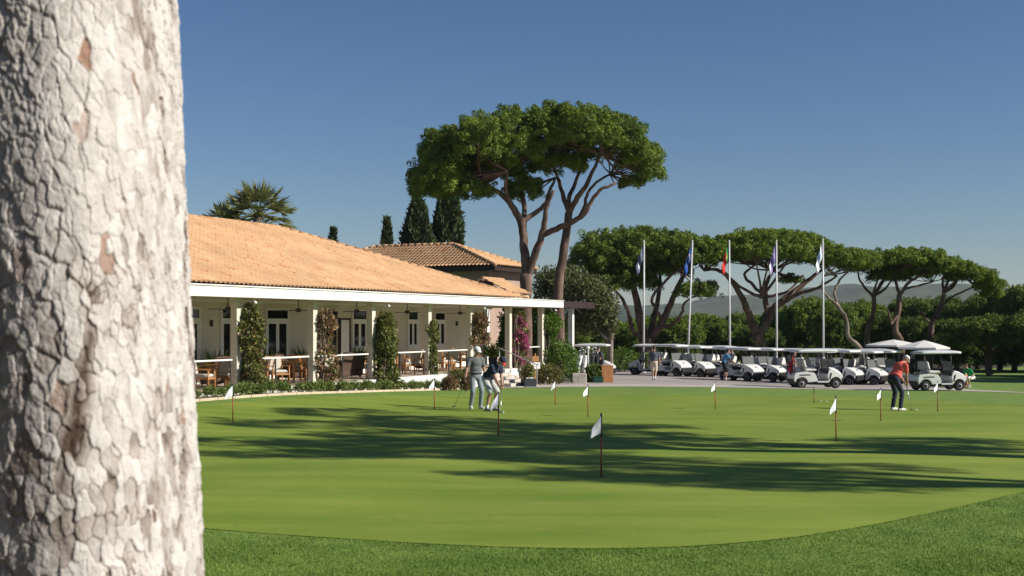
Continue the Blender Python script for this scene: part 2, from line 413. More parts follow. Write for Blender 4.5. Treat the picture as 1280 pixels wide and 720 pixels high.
def leaves(P, D, length, width, jit=0.3, tint=None):
    """rhombic leaves: P base (n,3), D direction (n,3)"""
    n = len(P); D = D / np.linalg.norm(D, axis=1)[:, None]
    S = np.cross(D, unit(n)); S /= (np.linalg.norm(S, axis=1)[:, None] + 1e-9)
    L = length * (1 + jit * RNG.uniform(-1, 1, (n, 1))); Wd = width * (1 + jit * RNG.uniform(-1, 1, (n, 1)))
    V = np.stack([P, P + D * L * 0.45 + S * Wd / 2, P + D * L, P + D * L * 0.45 - S * Wd / 2], 1).reshape(-1, 3)
    Fq = np.arange(4 * n).reshape(n, 4)
    t = RNG.uniform(0, 1, n) if tint is None else tint
    return V, Fq, np.repeat(t, 4)

def puffs(C, Rr, per, up=0.35, lw=(0.75, 0.22), lay=0.62):
    """tufts of needles round every centre C with radius Rr: most lie over the tuft like scales, the rest stick out"""
    n = len(C); N_ = n * per; Cc = np.repeat(C, per, 0); R_ = np.repeat(Rr, per)[:, None]
    D = unit(N_); D[:, 2] += up; D /= np.linalg.norm(D, axis=1)[:, None]
    ct = np.repeat(RNG.uniform(0, 1, n), per); t = np.clip(ct * 0.6 + 0.4 * RNG.uniform(0, 1, N_), 0, 1)
    flat = (RNG.uniform(0, 1, N_) < lay)[:, None]
    Tn = np.cross(D, unit(N_)); Tn /= (np.linalg.norm(Tn, axis=1)[:, None] + 1e-9)
    T1 = Tn + D * RNG.uniform(0.0, 0.9, (N_, 1)); T1 /= np.linalg.norm(T1, axis=1)[:, None]
    A = np.where(flat, T1, D)
    S = np.where(flat, np.cross(D, Tn) + 0.35 * unit(N_), np.cross(D, unit(N_))); S /= (np.linalg.norm(S, axis=1)[:, None] + 1e-9)
    L = R_ * lw[0] * RNG.uniform(0.6, 1.2, (N_, 1)); Wd = R_ * lw[1] * RNG.uniform(0.6, 1.3, (N_, 1))
    P = np.where(flat, Cc + D * R_ * RNG.uniform(0.55, 0.85, (N_, 1)) - A * L * .5, Cc + D * R_ * RNG.uniform(0.1, 0.45, (N_, 1)))
    V = np.stack([P, P + A * L * 0.5 + S * Wd, P + A * L, P + A * L * 0.5 - S * Wd], 1).reshape(-1, 3)
    return V, np.arange(4 * N_).reshape(N_, 4), np.repeat(t, 4)

def merge(parts):
    V = []; Fq = []; T = []; o = 0
    for v, f, t in parts:
        V.append(v); Fq.append(f + o); T.append(t); o += len(v)
    return np.concatenate(V), np.concatenate(Fq), np.concatenate(T)

def lobe_points(c, r, n, zmin=-0.3, shell=(0.72, 1.03), rough=0.12):
    d = unit(int(n * 2.2)); d = d[d[:, 2] > zmin][:n]
    w = 1 + rough * np.sin(d[:, 0] * 7 + c[0] * 3) * np.cos(d[:, 1] * 6 + c[1] * 2) + rough * 0.7 * np.sin(d[:, 2] * 9 + d[:, 0] * 11)
    rad = RNG.uniform(shell[0], shell[1], (len(d), 1)) * w[:, None]
    return np.asarray(c) + d * rad * np.asarray(r)
# ================================================================== SETTING
def grid_mesh(name, X, Y, Z, smooth=True):
    ny, nx = X.shape
    V = np.stack([X, Y, Z], -1).reshape(-1, 3)
    i = np.arange(ny * nx).reshape(ny, nx)
    Fq = np.stack([i[:-1, :-1], i[:-1, 1:], i[1:, 1:], i[1:, :-1]], -1).reshape(-1, 4)
    return mesh_np(name, V, Fq, smooth=smooth)

def axis(a, b, step, far, n=14):
    mid = np.arange(a, b + 1e-6, step); g = np.geomspace(1, far, n)
    return np.concatenate([(a - g)[::-1], mid, b + g])
gx, gy = np.meshgrid(axis(-50, 62, 1.0, 2600), axis(-24, 132, 1.0, 3000))
ground = link('ground', grid_mesh('ground', gx, gy, G(gx, gy)), M['rough']); tag(ground, kind='structure')

def sheet(name, A, B, nu, nv, off, material):
    """strip of ground cover between two lines of points, laid on the terrain"""
    A = np.array(A, float)[:, :2]; B = np.array(B, float)[:, :2]
    def res(P):
        d = np.concatenate([[0], np.cumsum(np.linalg.norm(np.diff(P, axis=0), axis=1))]); t = np.linspace(0, d[-1], nu)
        return np.stack([np.interp(t, d, P[:, 0]), np.interp(t, d, P[:, 1])], 1)
    a, b = res(A), res(B); w = np.linspace(0, 1, nv)[:, None, None]
    P = a[None] * (1 - w) + b[None] * w
    o = link(name, grid_mesh(name, P[..., 0], P[..., 1], G(P[..., 0], P[..., 1]) + off), material)
    return tag(o, kind='structure')

# putting green: outline read on the terrain
front = [(1280, 615), (1230, 627), (1160, 643), (1060, 663), (960, 677), (830, 686), (700, 687), (560, 682), (400, 672), (248, 661), (110, 645)]
back = [(60, 525), (160, 513), (250, 506), (400, 497), (560, 492.5), (760, 493), (960, 494), (1080, 496), (1180, 501.5), (1260, 506), (1340, 512), (1440, 525), (1480, 560)]
outl = [GP(*p) for p in front] + [GP(*p) for p in back] + [GP(1420, 590)]
o2 = np.array([(p.x, p.y) for p in outl])
def chaikin(P, k=3):
    for _ in range(k):
        Q = np.roll(P, -1, 0); P = np.stack([0.75 * P + 0.25 * Q, 0.25 * P + 0.75 * Q], 1).reshape(-1, 2)
    return P
o2 = chaikin(o2, 3); cen = np.array([3.0, 26.0])
rings = np.concatenate([np.linspace(0.0, 0.9, 22), [0.95, 0.985, 1.0]])[:, None, None]
PG = cen + (np.concatenate([o2, o2[:1]])[None] - cen) * rings
pg = link('putting_green', grid_mesh('putting_green', PG[..., 0], PG[..., 1], G(PG[..., 0], PG[..., 1]) + 0.008), M['green'])
tag(pg, kind='structure')

pf = [GP(*p) for p in [(596, 485.5), (680, 484.5), (770, 483.5), (850, 484.2), (960, 485.4), (1060, 487.5), (1180, 488.6), (1240, 490), (1300, 492), (1420, 497)]]
pb = [Vector((p.x + 0.6 * (1 if i < 3 else 0.2), p.y + (5.0 if i > 6 else 3.2), 0)) for i, p in enumerate(pf)]
sheet('path', pf, pb, 60, 6, 0.014, M['path'])
cb = [Vector((p.x * 1.0 + 1.2, 92 - max(0, p.x - 6) * 0.9, 0)) for p in pb[:8]]
sheet('car_park', [Vector((p.x, p.y + 0.02, 0)) for p in pb[:8]], cb, 50, 30, 0.010, M['carpark'])

# hills far behind
def ridge(pts, Yc, half, seed):
    xs = np.linspace(-0.55, 0.9, 240); ys = np.linspace(-1, 1, 26)
    px = 640 + xs * F; hp = np.interp(px, [p[0] for p in pts], [p[1] for p in pts]) / F * Yc + 1.5
    r = np.random.default_rng(seed); ph = r.uniform(0, 6, 8)
    wob = sum(np.sin(px * fr + ph[i]) * am for i, (fr, am) in enumerate([(0.021, 2.2), (0.043, 1.6), (0.11, 0.9), (0.23, 0.5), (0.47, 0.35)])) * Yc / 2400
    X = xs[None] * Yc + 0 * ys[:, None]; Y = Yc + half * ys[:, None] + 0 * xs[None]
    prof = np.clip(np.cos(ys * PI / 2), 0, 1)[:, None] ** 1.2
    gul = 1 + 0.10 * np.sin(px[None] * 0.05 + 3 * ys[:, None]) * (1 - prof)
    return X, Y, -6 + (hp + wob + 6)[None] * prof * gul
me1 = ridge([(-200, 10), (600, 22), (800, 26), (860, 27), (905, 35), (960, 37), (1020, 46), (1060, 51), (1120, 48), (1200, 50), (1245, 45), (1290, 34), (1400, 40), (2100, 15)], 2500, 420, 3)
hill = link('hills', grid_mesh('hills', *me1), M['hill']); tag(hill, kind='structure')
me2 = ridge([(-200, 4), (600, 8), (740, 14), (850, 15), (905, 10), (990, 13), (1060, 24), (1150, 22), (1260, 20), (1400, 12), (2100, 6)], 1300, 300, 9)
hill2 = link('foothills', grid_mesh('foothills', *me2), M['hill']); tag(hill2, kind='structure')

# air
hz = MB().box((-3300, -3300, -8), (3300, 3700, 115)).build('haze', None)
mh = bpy.data.materials.new('pale_air'); mh.use_nodes = True
nt, N, L = nodes(mh); N.remove(N['Principled BSDF'])
pv = N.new('ShaderNodeVolumePrincipled'); pv.inputs['Color'].default_value = (0.80, 0.86, 1.0, 1); pv.inputs['Density'].default_value = HAZE = 0.00009
pv.inputs['Anisotropy'].default_value = 0.0
L.new(pv.outputs[0], N['Material Output'].inputs['Volume'])
hz.data.materials.append(mh); tag(hz, kind='stuff')

# ================================================================== CLUBHOUSE
TH = math.atan2(700, F); UX, UY = math.sin(TH), math.cos(TH)
OX, OY = -8.67, 36.93; FL = H - 2.04                     # floor of the veranda
def B2W(s, y, z=0.0):                                     # building frame: s along the front, y into the building, z above the floor
    return Vector((OX + UX * s - UY * y, OY + UY * s + UX * y, FL + z))
def s_at(px, y):
    """where a line of sight of the photograph meets the vertical plane at depth y of the building"""
    t = (px - 640) / F
    # OX + UX s - UY y = t (OY + UY s + UX y)
    return (t * (OY + UX * y) - OX + UY * y) / (UX - t * UY)
BR = PI / 2 - TH
club = empty('clubhouse', (OX, OY, FL), BR, 'long low clubhouse with terracotta roof, white fascia and open veranda', 'building')
S0 = -14.0; SE = 25.4
def part(mb, name, material, parent=club): return mb.build(name, material, parent)

def tile_face(O, a, b, Lg, vlo, vhi, name, parent, period=0.22, course=0.38, hump=0.065, spp=6):
    """barrel tiles in real relief on the plane O + a*u + b*v, between the curves vlo(u) and vhi(u)"""
    O = np.array(O, float); a = np.array(a, float); a /= np.linalg.norm(a); b = np.array(b, float); b /= np.linalg.norm(b)
    n = np.cross(a, b); n = n if n[2] > 0 else -n
    u = np.linspace(0, Lg, int(Lg / period * spp) + 1); lo = np.array([vlo(x) for x in u]); hi = np.array([vhi(x) for x in u])
    vmax = hi.max(); v = [0.0]; hh = [0.05]
    while v[-1] < vmax:
        v += [v[-1] + course - 0.01, v[-1] + course]; hh += [0.0, 0.05]
    v = np.array(v); hh = np.array(hh)
    VV = np.clip(v[:, None], lo[None], np.maximum(hi, lo)[None]); UU = np.broadcast_to(u[None], VV.shape)
    barrel = hump * (0.5 + 0.5 * np.cos(2 * PI * u / period))
    tid = np.floor(UU / period + 0.5).astype(int) * 131 + np.floor(v / course + 0.01).astype(int)[:, None] * 977
    rnd = (np.sin(tid * 12.9898) * 43758.5453) % 1.0
    sag = 0.008 * np.sin(UU * 0.7 + v[:, None] * 1.3) + (((np.sin(tid * 7.13) * 9137.1) % 1.0) - 0.5) * 0.008
    HHt = barrel[None] + hh[:, None] + sag
    P = O + UU[..., None] * a + VV[..., None] * b + HHt[..., None] * n
    ny, nx = UU.shape; i = np.arange(ny * nx).reshape(ny, nx)
    Fq = np.stack([i[:-1, :-1], i[:-1, 1:], i[1:, 1:], i[1:, :-1]], -1).reshape(-1, 4)
    me = mesh_np(name, P.reshape(-1, 3), Fq, tint=rnd.ravel(), smooth=False)
    return link(name, me, M['tile'], parent)

def caps(pts, name, parent, r=0.08):
    """row of half-round ridge tiles along a polyline"""
    mb = MB()
    for p, q in zip(pts[:-1], pts[1:]):
        p = Vector(p); q = Vector(q); L_ = (q - p).length; n = max(1, int(L_ / 0.42))
        for k in range(n):
            a_ = p.lerp(q, k / n); b_ = p.lerp(q, (k + 1.12) / n) if k < n - 1 else q
            mb.tube([a_, b_], [r * 1.08, r * 0.92], 8)
    o = mb.build(name, M['tile'], parent)
    t = np.repeat(RNG.uniform(0, 1, len(mb.v) // 16 + 1), 16)[:len(mb.v)]
    at = o.data.attributes.new('tint', 'FLOAT', 'POINT'); at.data.foreach_set('value', t.astype(np.float32)); return o

# main roof: shallow lower slope, steeper upper slope, hipped at the far end
z0, zb, zr = 3.20, 5.235, 6.24; y0, yb, yr = -0.52, 5.3, 8.0; sc_, sb_, sr_ = 21.2, 16.0, 13.6
def slope(y_a, z_a, y_b, z_b, s_a, s_b, nm):
    Lv = math.hypot(y_b - y_a, z_b - z_a)
    def hi(u):
        s = S0 + u
        return Lv if s <= s_b else max(0.0, Lv * (s_a - s) / (s_a - s_b))
    return tile_face((S0, y_a, z_a), (1, 0, 0), (0, y_b - y_a, z_b - z_a), s_a - S0, lambda u: 0.0, hi, nm, club)
slope(y0, z0, yr, zr, sc_, sr_, 'roof')
y9 = 2 * yr - y0
slope(y9, z0, yr, zr, sc_, sr_, 'roof')
def endslope(sa, ya, za, sb2, yb2, zb2, nm):
    Lv = math.hypot(sa - sb2, zb2 - za); W_ = y9 - ya if False else (2 * yr - 2 * ya)
    ins = yb2 - ya
    def hi(u):
        e = min(u, W_ - u); return Lv if e >= ins else Lv * e / max(ins, 1e-6)
    return tile_face((sa, ya, za), (0, 1, 0), (sb2 - sa, 0, zb2 - za), W_, lambda u: 0.0, hi, nm, club)
endslope(sc_, y0, z0, sr_, yr, zr, 'roof')
caps([(S0, yr, zr + 0.05), (sr_, yr, zr + 0.05), (sc_, y0, z0 + 0.05)], 'ridge_cap', club)
caps([(sr_, yr, zr + 0.05), (sc_, y9, z0 + 0.05)], 'ridge_cap', club)
part(MB().box((S0, y0 + 0.10, 2.98), (sc_ - 0.1, y9 - 0.1, 3.17)), 'roof_deck', M['ceil'])
part(MB().prism([(-0.0, 3.18), (8.0, 6.1), (16.0, 3.18)], 0, 0.2, Matrix(((0, 1, 0, S0), (1, 0, 0, 0), (0, 0, 1, 0), (0, 0, 0, 1)))), 'gable_wall', M['cream'])
WE = 24.4
# flat canopy past the hip, fascia all along
part(MB().box((sc_ - 0.098, y0 + 0.10, 3.0), (SE - 0.06, 6.0, 3.165)), 'canopy', M['white'])
fb = MB().box((S0, y0 - 0.03, 2.85), (SE, y0 + 0.07, 3.185)); fb.box((SE - 0.06, y0 + 0.073, 2.852), (SE - 0.002, 6.0, 3.183))
bevel(part(fb, 'fascia', M['white']), 0.012)
part(MB().tube([(S0, y0 - 0.045, 3.19), (SE, y0 - 0.045, 3.19)], 0.028, 6), 'gutter', M['white'])
part(MB().box((S0, y0 + 0.075, 2.90), (SE - 0.065, 3.3, 2.972)), 'ceiling', M['ceil'])
# veranda floor, plinth, walls
part(MB().box((S0, -0.12, -0.14), (SE, 3.3, 0.0)), 'veranda_floor', M['terrace'])
pl = MB().box((S0, -0.26, -1.4), (17.0, -0.123, -0.004)); pl.box((19.2, -0.26, -1.4), (SE, -0.123, -0.004)); pl.box((SE + 0.002, -0.26, -1.4), (SE + 0.14, 3.3, -0.004))
part(pl, 'plinth', M['white'])
wl = MB().box((S0, 3.3, -1.2), (WE, 3.5, 2.975)); wl.box((WE - 0.2, 3.502, -1.2), (WE, 5.9, 2.975)); wl.box((19.95, 5.902, -1.2), (20.2, 15.8, 2.975)); wl.box((20.202, 5.7, -1.2), (WE - .202, 5.9, 2.975)); wl.box((S0, 15.6, -1.2), (19.948, 15.8, 2.975)); wl.box((S0 - 0.25, 3.3, -1.2), (S0 - 0.002, 15.8, 2.975))
part(wl, 'wall', M['cream'])
part(MB().box((S0, 3.265, 0.0), (WE, 3.298, 0.16)), 'skirting', M['white'])
part(MB().box((S0, 3.24, 2.80), (WE, 3.297, 2.898)), 'cornice', M['white'])
# doors and windows on the veranda wall
def opening(px0, px1, kind):
    a, b = s_at(px0, 3.3), s_at(px1, 3.3); w = b - a
    z_lo = 0.02 if kind == 'door' else 1.02
    fr = MB(); t = 0.075; yf = 3.230; yw = 3.298
    fr.box((a, yf, z_lo), (a + t, yw, 2.62)); fr.box((b - t, yf, z_lo), (b, yw, 2.62)); fr.box((a + t, yf, 2.545), (b - t, yw, 2.62)); fr.box((a + t, yf, 2.14), (b - t, yw, 2.24))
    o = part(fr, kind, M['white'])
    tr = MB().box((a + t, 3.265, 2.24), (b - t, 3.290, 2.545)).build('transom_pane', M['glass'], o)
    nleaf = 2 if w > 0.95 else 1; lw = (b - a - 2 * t) / nleaf
    for k in range(nleaf):
        x0 = a + t + k * lw; x1 = x0 + lw; s_ = 0.085; zb_ = 0.80 if kind == 'door' else z_lo + 0.1
        lf = MB()
        lf.box((x0 + 0.006, 3.245, z_lo), (x0 + s_, 3.285, 2.137)); lf.box((x1 - s_, 3.245, z_lo), (x1 - 0.006, 3.285, 2.137))
        lf.box((x0 + s_, 3.245, 2.05), (x1 - s_, 3.285, 2.137)); lf.box((x0 + s_, 3.245, z_lo), (x1 - s_, 3.285, zb_))
        lf.build('sash' if kind == 'window' else 'door_leaf', M['white'], o)
        MB().box((x0 + s_, 3.262, zb_), (x1 - s_, 3.274, 2.05)).build('pane', M['glass'], o)
    if kind == 'window': MB().box((a - 0.05, 3.200, z_lo - 0.06), (b + 0.05, 3.298, z_lo - 0.003)).build('sill', M['white'], o)
    else: MB().tube([(a + w / 2 - 0.06, 3.220, 1.0), (a + w / 2 - 0.06, 3.220, 1.14)], 0.012, 6).build('handle', M['steel'], o)
for p in [(205, 226, 'door'), (235, 249, 'door'), (274.5, 290, 'door'), (331, 360, 'door'), (403, 422, 'door'), (439, 458, 'window'), (508.5, 522, 'window'), (542, 556, 'window')]:
    opening(*p)
# an open leaf beside the dark doorway, swung out
a = s_at(424.5, 2.75)
op = MB().box((a, 2.700, 0.02), (a + 0.62, 2.750, 2.2)).build('open_door', M['white'], club)
of = MB(); of.box((a - 0.07, 2.670, 0.02), (a - 0.003, 2.780, 2.28)); of.box((a + 0.623, 2.670, 0.02), (a + 0.69, 2.780, 2.28)); of.box((a - 0.003, 2.670, 2.203), (a + 0.623, 2.780, 2.28))
of.build('door_frame', M['brown'], op)
for px in (263, 304, 400, 478, 530, 570):
    s = s_at(px, 3.3); lb = MB().box((s - 0.05, 3.200, 1.95), (s + 0.05, 3.298, 2.18), bev=0.02); part(lb, 'wall_lamp', M['dark'])
# columns
CW = 0.125
CS = [s_at(px, 2 * CW) + CW for px in (288, 384, 458, 529, 582, 631, 672, 710)]
CS = [CS[0] - 3.86 * k for k in (3, 2, 1)] + CS
for s in CS:
    last = s > 26; lo = -1.3 if last else 0.0
    c = MB().box((s - CW, 0.0, lo), (s + CW, 2 * CW, 2.898 if not last else 2.848))
    c.box((s - CW - .025, -0.025, lo if last else 0.001), (s + CW + .025, 2 * CW + .025, (lo + 0.6 if last else 0.14)))
    if not last: c.box((s - CW - .02, -0.02, 2.66), (s + CW + .02, 2 * CW + .02, 2.74))
    bevel(part(c, 'column', M['cream' if not last else 'white']), 0.01)
# railings between the columns
for a, b in zip(CS[:-1], CS[1:]):
    if a > 15 and a < 19: segs = [(a + 0.2, 17.1)]
    elif a > 23: continue
    else: segs = [(a + 0.2, b - 0.2)]
    for p, q in segs:
        r = MB().box((p, 0.10, 0.90), (q, 0.20, 0.955), bev=0.012)
        ro = part(r, 'railing', M['white']); n = max(1, round((q - p) / 1.75))
        for k in range(n + 1):
            x = p + 0.05 + (q - p - 0.1) * k / n; MB().box((x - 0.02, 0.13, 0.0), (x + 0.02, 0.17, 0.899)).build('post', M['dark'], ro)
        MB().box((p, 0.14, 0.10), (q, 0.16, 0.125)).build('bottom_rail', M['dark'], ro)
# entrance steps with a handrail
st = MB(); nst = 5; zg = float(G(B2W(18, -1).x, B2W(18, -1).y)) - FL
for k in range(nst):
    st.box((17.0, -0.262 - 0.33 * (k + 1), -1.5), (19.2, -0.262 - 0.33 * k, -0.01 - (k + 1) * (-zg) / (nst + 0.4)))
so = part(st, 'steps', M['stone'])
for sx in (19.05,):
    hr = MB(); z9 = zg + 0.95
    hr.tube([(sx, 0.1, 0.93), (sx, -0.1, 0.93), (sx, -1.85, z9), (sx, -2.0, z9)], 0.022, 8); hr.tube([(sx, -1.9, zg - 0.05), (sx, -1.9, z9)], 0.022, 8); hr.tube([(sx, -0.05, 0.0), (sx, -0.05, 0.93)], 0.022, 8)
    hr.build('handrail', M['rim'], so)
# brown pergola beam past the end of the fascia
pgl = MB().box((SE + 0.003, y0 - 0.02, 2.86), (29.7, y0 + 0.10, 3.18)); 
for k in range(9): pgl.box((SE + 0.25 + k * 0.5, y0 + 0.102, 2.98), (SE + 0.33 + k * 0.5, 5.5, 3.16))
pgl.box((SE + 0.003, 5.502, 2.86), (29.7, 5.62, 3.18)); pgl.box((SE + 0.003, 0.105, 2.85), (29.7, 0.235, 2.978))
part(pgl, 'pergola', M['brown'])
part(MB().box((28.9, 5.4, -1.4), (29.2, 5.7, 2.857)), 'column', M['white'])

# ------------------------------------------------------------------ building behind
rear = empty('rear_building', (-1.03, 73.9, -0.35), BR, 'square hip roofed annexe behind the clubhouse with dark wall under its eaves', 'building')
rear.scale = (1.15, 1.15, 1.15); zE = 5.16; zR = 6.55
def rpart(mb, name, m): return mb.build(name, m, rear)
# local frame: x along the front (s-28), y into (y-4.5)
HX, HY, LY = 2.8, 4.0, 13.2; WX = 2 * HX; rise = zR - zE
Lf = math.hypot(HX, rise); Le = math.hypot(HY, rise)
hf = lambda u: Lf * min(1.0, u / HY, (LY - u) / HY)
he = lambda u: Le * min(1.0, u / HX, (WX - u) / HX)
tk = dict(period=0.235, hump=0.075)
tile_face((0, 0, zE), (0, 1, 0), (HX, 0, rise), LY, lambda u: 0, hf, 'roof', rear, spp=8, **tk)
tile_face((WX, 0, zE), (0, 1, 0), (-HX, 0, rise), LY, lambda u: 0, hf, 'roof', rear, **tk)
tile_face((0, 0, zE), (1, 0, 0), (0, HY, rise), WX, lambda u: 0, he, 'roof', rear, **tk)
tile_face((0, LY, zE), (1, 0, 0), (0, -HY, rise), WX, lambda u: 0, he, 'roof', rear, **tk)
caps([(0, 0, zE + 0.06), (HX, HY, zR + 0.06), (HX, LY - HY, zR + 0.06), (0, LY, zE + 0.06)], 'ridge_cap', rear, 0.10)
caps([(WX, 0, zE + 0.06), (HX, HY, zR + 0.06)], 'ridge_cap', rear, 0.10); caps([(WX, LY, zE + 0.06), (HX, LY - HY, zR + 0.06)], 'ridge_cap', rear, 0.10)
rpart(MB().box((0.03, 0.03, zE - 0.22), (WX - .03, LY - 0.03, zE - 0.01)), 'eaves', M['brown'])
rw = mat('pinkish_plaster', (0.40, 0.29, 0.235), 0.9, (0.34, 0.245, 0.195), 1.2, 6)
rpart(MB().box((0.75, 0.75, -1.5), (WX - .75, LY - 0.75, zE - 0.222)), 'wall', rw)
for y_ in (2.2, 4.4, 6.6): rpart(MB().box((0.70, y_, 3.4), (0.748, y_ + 1.1, 4.5)), 'window', M['glass'])
# lower gabled link roof between the two buildings
lz = 4.26; le = 3.50; lx0, lx1, ly, lw_ = 23.9, 26.3, 3.2, 1.6
for sg in (1, -1):
    Lv = math.hypot(lw_, lz - le)
    tile_face((lx0, ly - sg * lw_, le), (1, 0, 0), (0, sg * lw_, lz - le), lx1 - lx0, lambda u: 0, lambda u: Lv, 'link_roof', club, period=0.235, hump=0.07)
caps([(lx0, ly, lz + 0.05), (lx1, ly, lz + 0.05)], 'ridge_cap', club, 0.11)
part(MB().prism([(ly - lw_ + .05, le - .02), (ly, lz - 0.04), (ly + lw_ - .05, le - .02)], lx0 + 0.05, lx0 + 0.2, Matrix(((0, 1, 0, 0), (1, 0, 0, 0), (0, 0, 1, 0), (0, 0, 0, 1)))), 'link_gable', M['brown'])
part(MB().box((lx0 + 0.2, ly - 1.5, 3.17), (lx1 - .1, ly + 1.5, le)), 'link_wall', M['cream'])

# ------------------------------------------------------------------ planting bed with its kerb
E0, E1 = GP(247, 501.5), GP(592, 485)
dE = (E1 - E0); dE.z = 0; dEu = dE.normalized(); Em = E0 - dEu * 14
pbed = [B2W(s, -0.262) for s in np.linspace(-14, 16.9, 30)]
def on(p, off=0.0): return Vector((p.x, p.y, float(G(p.x, p.y)) + off))
ebed = [Em.lerp(E1, k / 29) for k in range(30)]
sheet('soil_bed', ebed, pbed, 60, 5, 0.03, M['soil'])
kb = MB()
for k in range(40):
    p, q = Em.lerp(E1, k / 40), Em.lerp(E1, (k + 0.97) / 40); nrm = Vector((dEu.y, -dEu.x, 0)) * 0.13
    a1, a2, b1, b2 = on(p), on(q), on(p + nrm), on(q + nrm); zt = 0.07
    kb.add([a1 - Vector((0, 0, .1)), a2 - Vector((0, 0, .1)), b2 - Vector((0, 0, .1)), b1 - Vector((0, 0, .1)), a1 + Vector((0, 0, zt)), a2 + Vector((0, 0, zt)), b2 + Vector((0, 0, zt)), b1 + Vector((0, 0, zt))],
           [(3, 2, 1, 0), (4, 5, 6, 7), (0, 1, 5, 4), (1, 2, 6, 5), (2, 3, 7, 6), (3, 0, 4, 7)])
tag(kb.build('kerb', M['kerb']), kind='structure')
# ================================================================== TREES
def curve(pts, rads, sub=4, wob=0.0):
    """smooth path through points (Catmull-Rom) with radii"""
    P = [Vector(p) for p in pts]; out = []; rr = []
    for i in range(len(P) - 1):
        a = P[i - 1] if i > 0 else P[i] * 2 - P[i + 1]; b, c = P[i], P[i + 1]; d = P[i + 2] if i + 2 < len(P) else P[i + 1] * 2 - P[i]
        for k in range(sub):
            t = k / sub
            p = 0.5 * ((2 * b) + (c - a) * t + (2 * a - 5 * b + 4 * c - d) * t * t + (-a + 3 * b - 3 * c + d) * t ** 3)
            out.append(p + Vector([random.uniform(-wob, wob) for _ in range(3)])); rr.append(rads[i] * (1 - t) + rads[i + 1] * t)
    out.append(P[-1]); rr.append(rads[-1]); return out, rr

def limb(mb, pts, rads, n=9, wob=0.02):
    p, r = curve(pts, rads, 4, wob); mb.tube(p, r, n)

def twigs(mb, start, r0, targets, bend=0.35):
    """forking branches from a limb's end to points under the foliage"""
    s = Vector(start)
    for t in targets:
        t = Vector(t); mid = s.lerp(t, 0.5) + Vector((random.uniform(-.25, .25), random.uniform(-.25, .25), -bend * 0.3 + random.uniform(-.2, .2)))
        limb(mb, [s, mid, t], [r0, r0 * 0.65, r0 * 0.3], 6, 0.015)
        for _ in range(2):
            e = t + Vector((random.uniform(-.7, .7), random.uniform(-.7, .7), random.uniform(0.1, .6))); m2 = mid.lerp(t, 0.6)
            limb(mb, [m2, m2.lerp(e, .5) + Vector((0, 0, -.05)), e], [r0 * 0.4, r0 * 0.3, r0 * 0.12], 5, 0.01)

def crown_mesh(name, lobes, puff=0.30, per=60, dens=1.0, zmin=-0.25, up=0.35, lw=(0.62, 0.105), fill=0.2):
    parts = []
    for c, r in lobes:
        area = PI * (r[0] * r[1]) + 2.2 * (r[0] + r[1]) * r[2]
        n = int(area / (puff * puff) * 1.0 * dens)
        C = lobe_points(c, r, n, zmin)
        C2 = lobe_points(c, r, int(n * fill), zmin, (0.35, 0.75))
        C = np.concatenate([C, C2]); R_ = puff * RNG.uniform(0.65, 1.3, len(C))
        parts.append(puffs(C, R_, per, up, lw))
    V, Fq, T = merge(parts); return mesh_np(name, V, Fq, T)

def px_lobe(px, py, Y, rpx, rpy, ry=None):
    """lobe whose outline covers that patch of the photograph at distance Y"""
    k = Y / F; c = Wp(px, py + 1, Y); return (tuple(c), ((rpx - (4 if Y < 78 else -3)) * k, (ry if ry is not None else rpx * k), (rpy - (min(6, rpy * .25) if Y < 78 else 1.5)) * k))

def pine(name, label, base, trunk_limbs, lobes, m='pine', bark='bark', group='umbrella pines', cat='pine tree', **kw):
    """trunk_limbs: list of (points, radii) in world; lobes in world"""
    root = empty(name, base, 0, label, cat, group); o = Vector(base)
    mb = MB()
    for pts, rr in trunk_limbs: limb(mb, [Vector(p) - o for p in pts], [x * .84 for x in rr], 10, .035)
    # limbs fan out to the underside of every lobe
    ends = [(Vector(p[-1]) - o, r[-1]) for p, r in trunk_limbs]
    for c, r in lobes:
        c = Vector(c) - o
        near = sorted(ends, key=lambda e: (e[0] - c).length)[:2]
        for s, r0 in near[:1 if len(near) < 2 else 2]:
            T = []
            for k in range(4):
                th = random.uniform(0, 2 * PI); q = random.uniform(0.25, 0.8)
                T.append(c + Vector((r[0] * q * math.cos(th), r[1] * q * math.sin(th), -0.05 * r[2] + random.uniform(0, .4) * r[2])))
            twigs(mb, s, max(0.035, r0 * 0.7), T)
    t = mb.build('trunk', M[bark], root)
    lob = [((c[0] - o.x, c[1] - o.y, c[2] - o.z), r) for c, r in lobes]
    link('crown', crown_mesh('crown', lob, **kw), M[m], root)
    return root

def pl_(Y, *pts, dy=None):
    return [Wp(p[0], p[1], Y + (p[2] if len(p) > 2 else 0)) for p in pts]

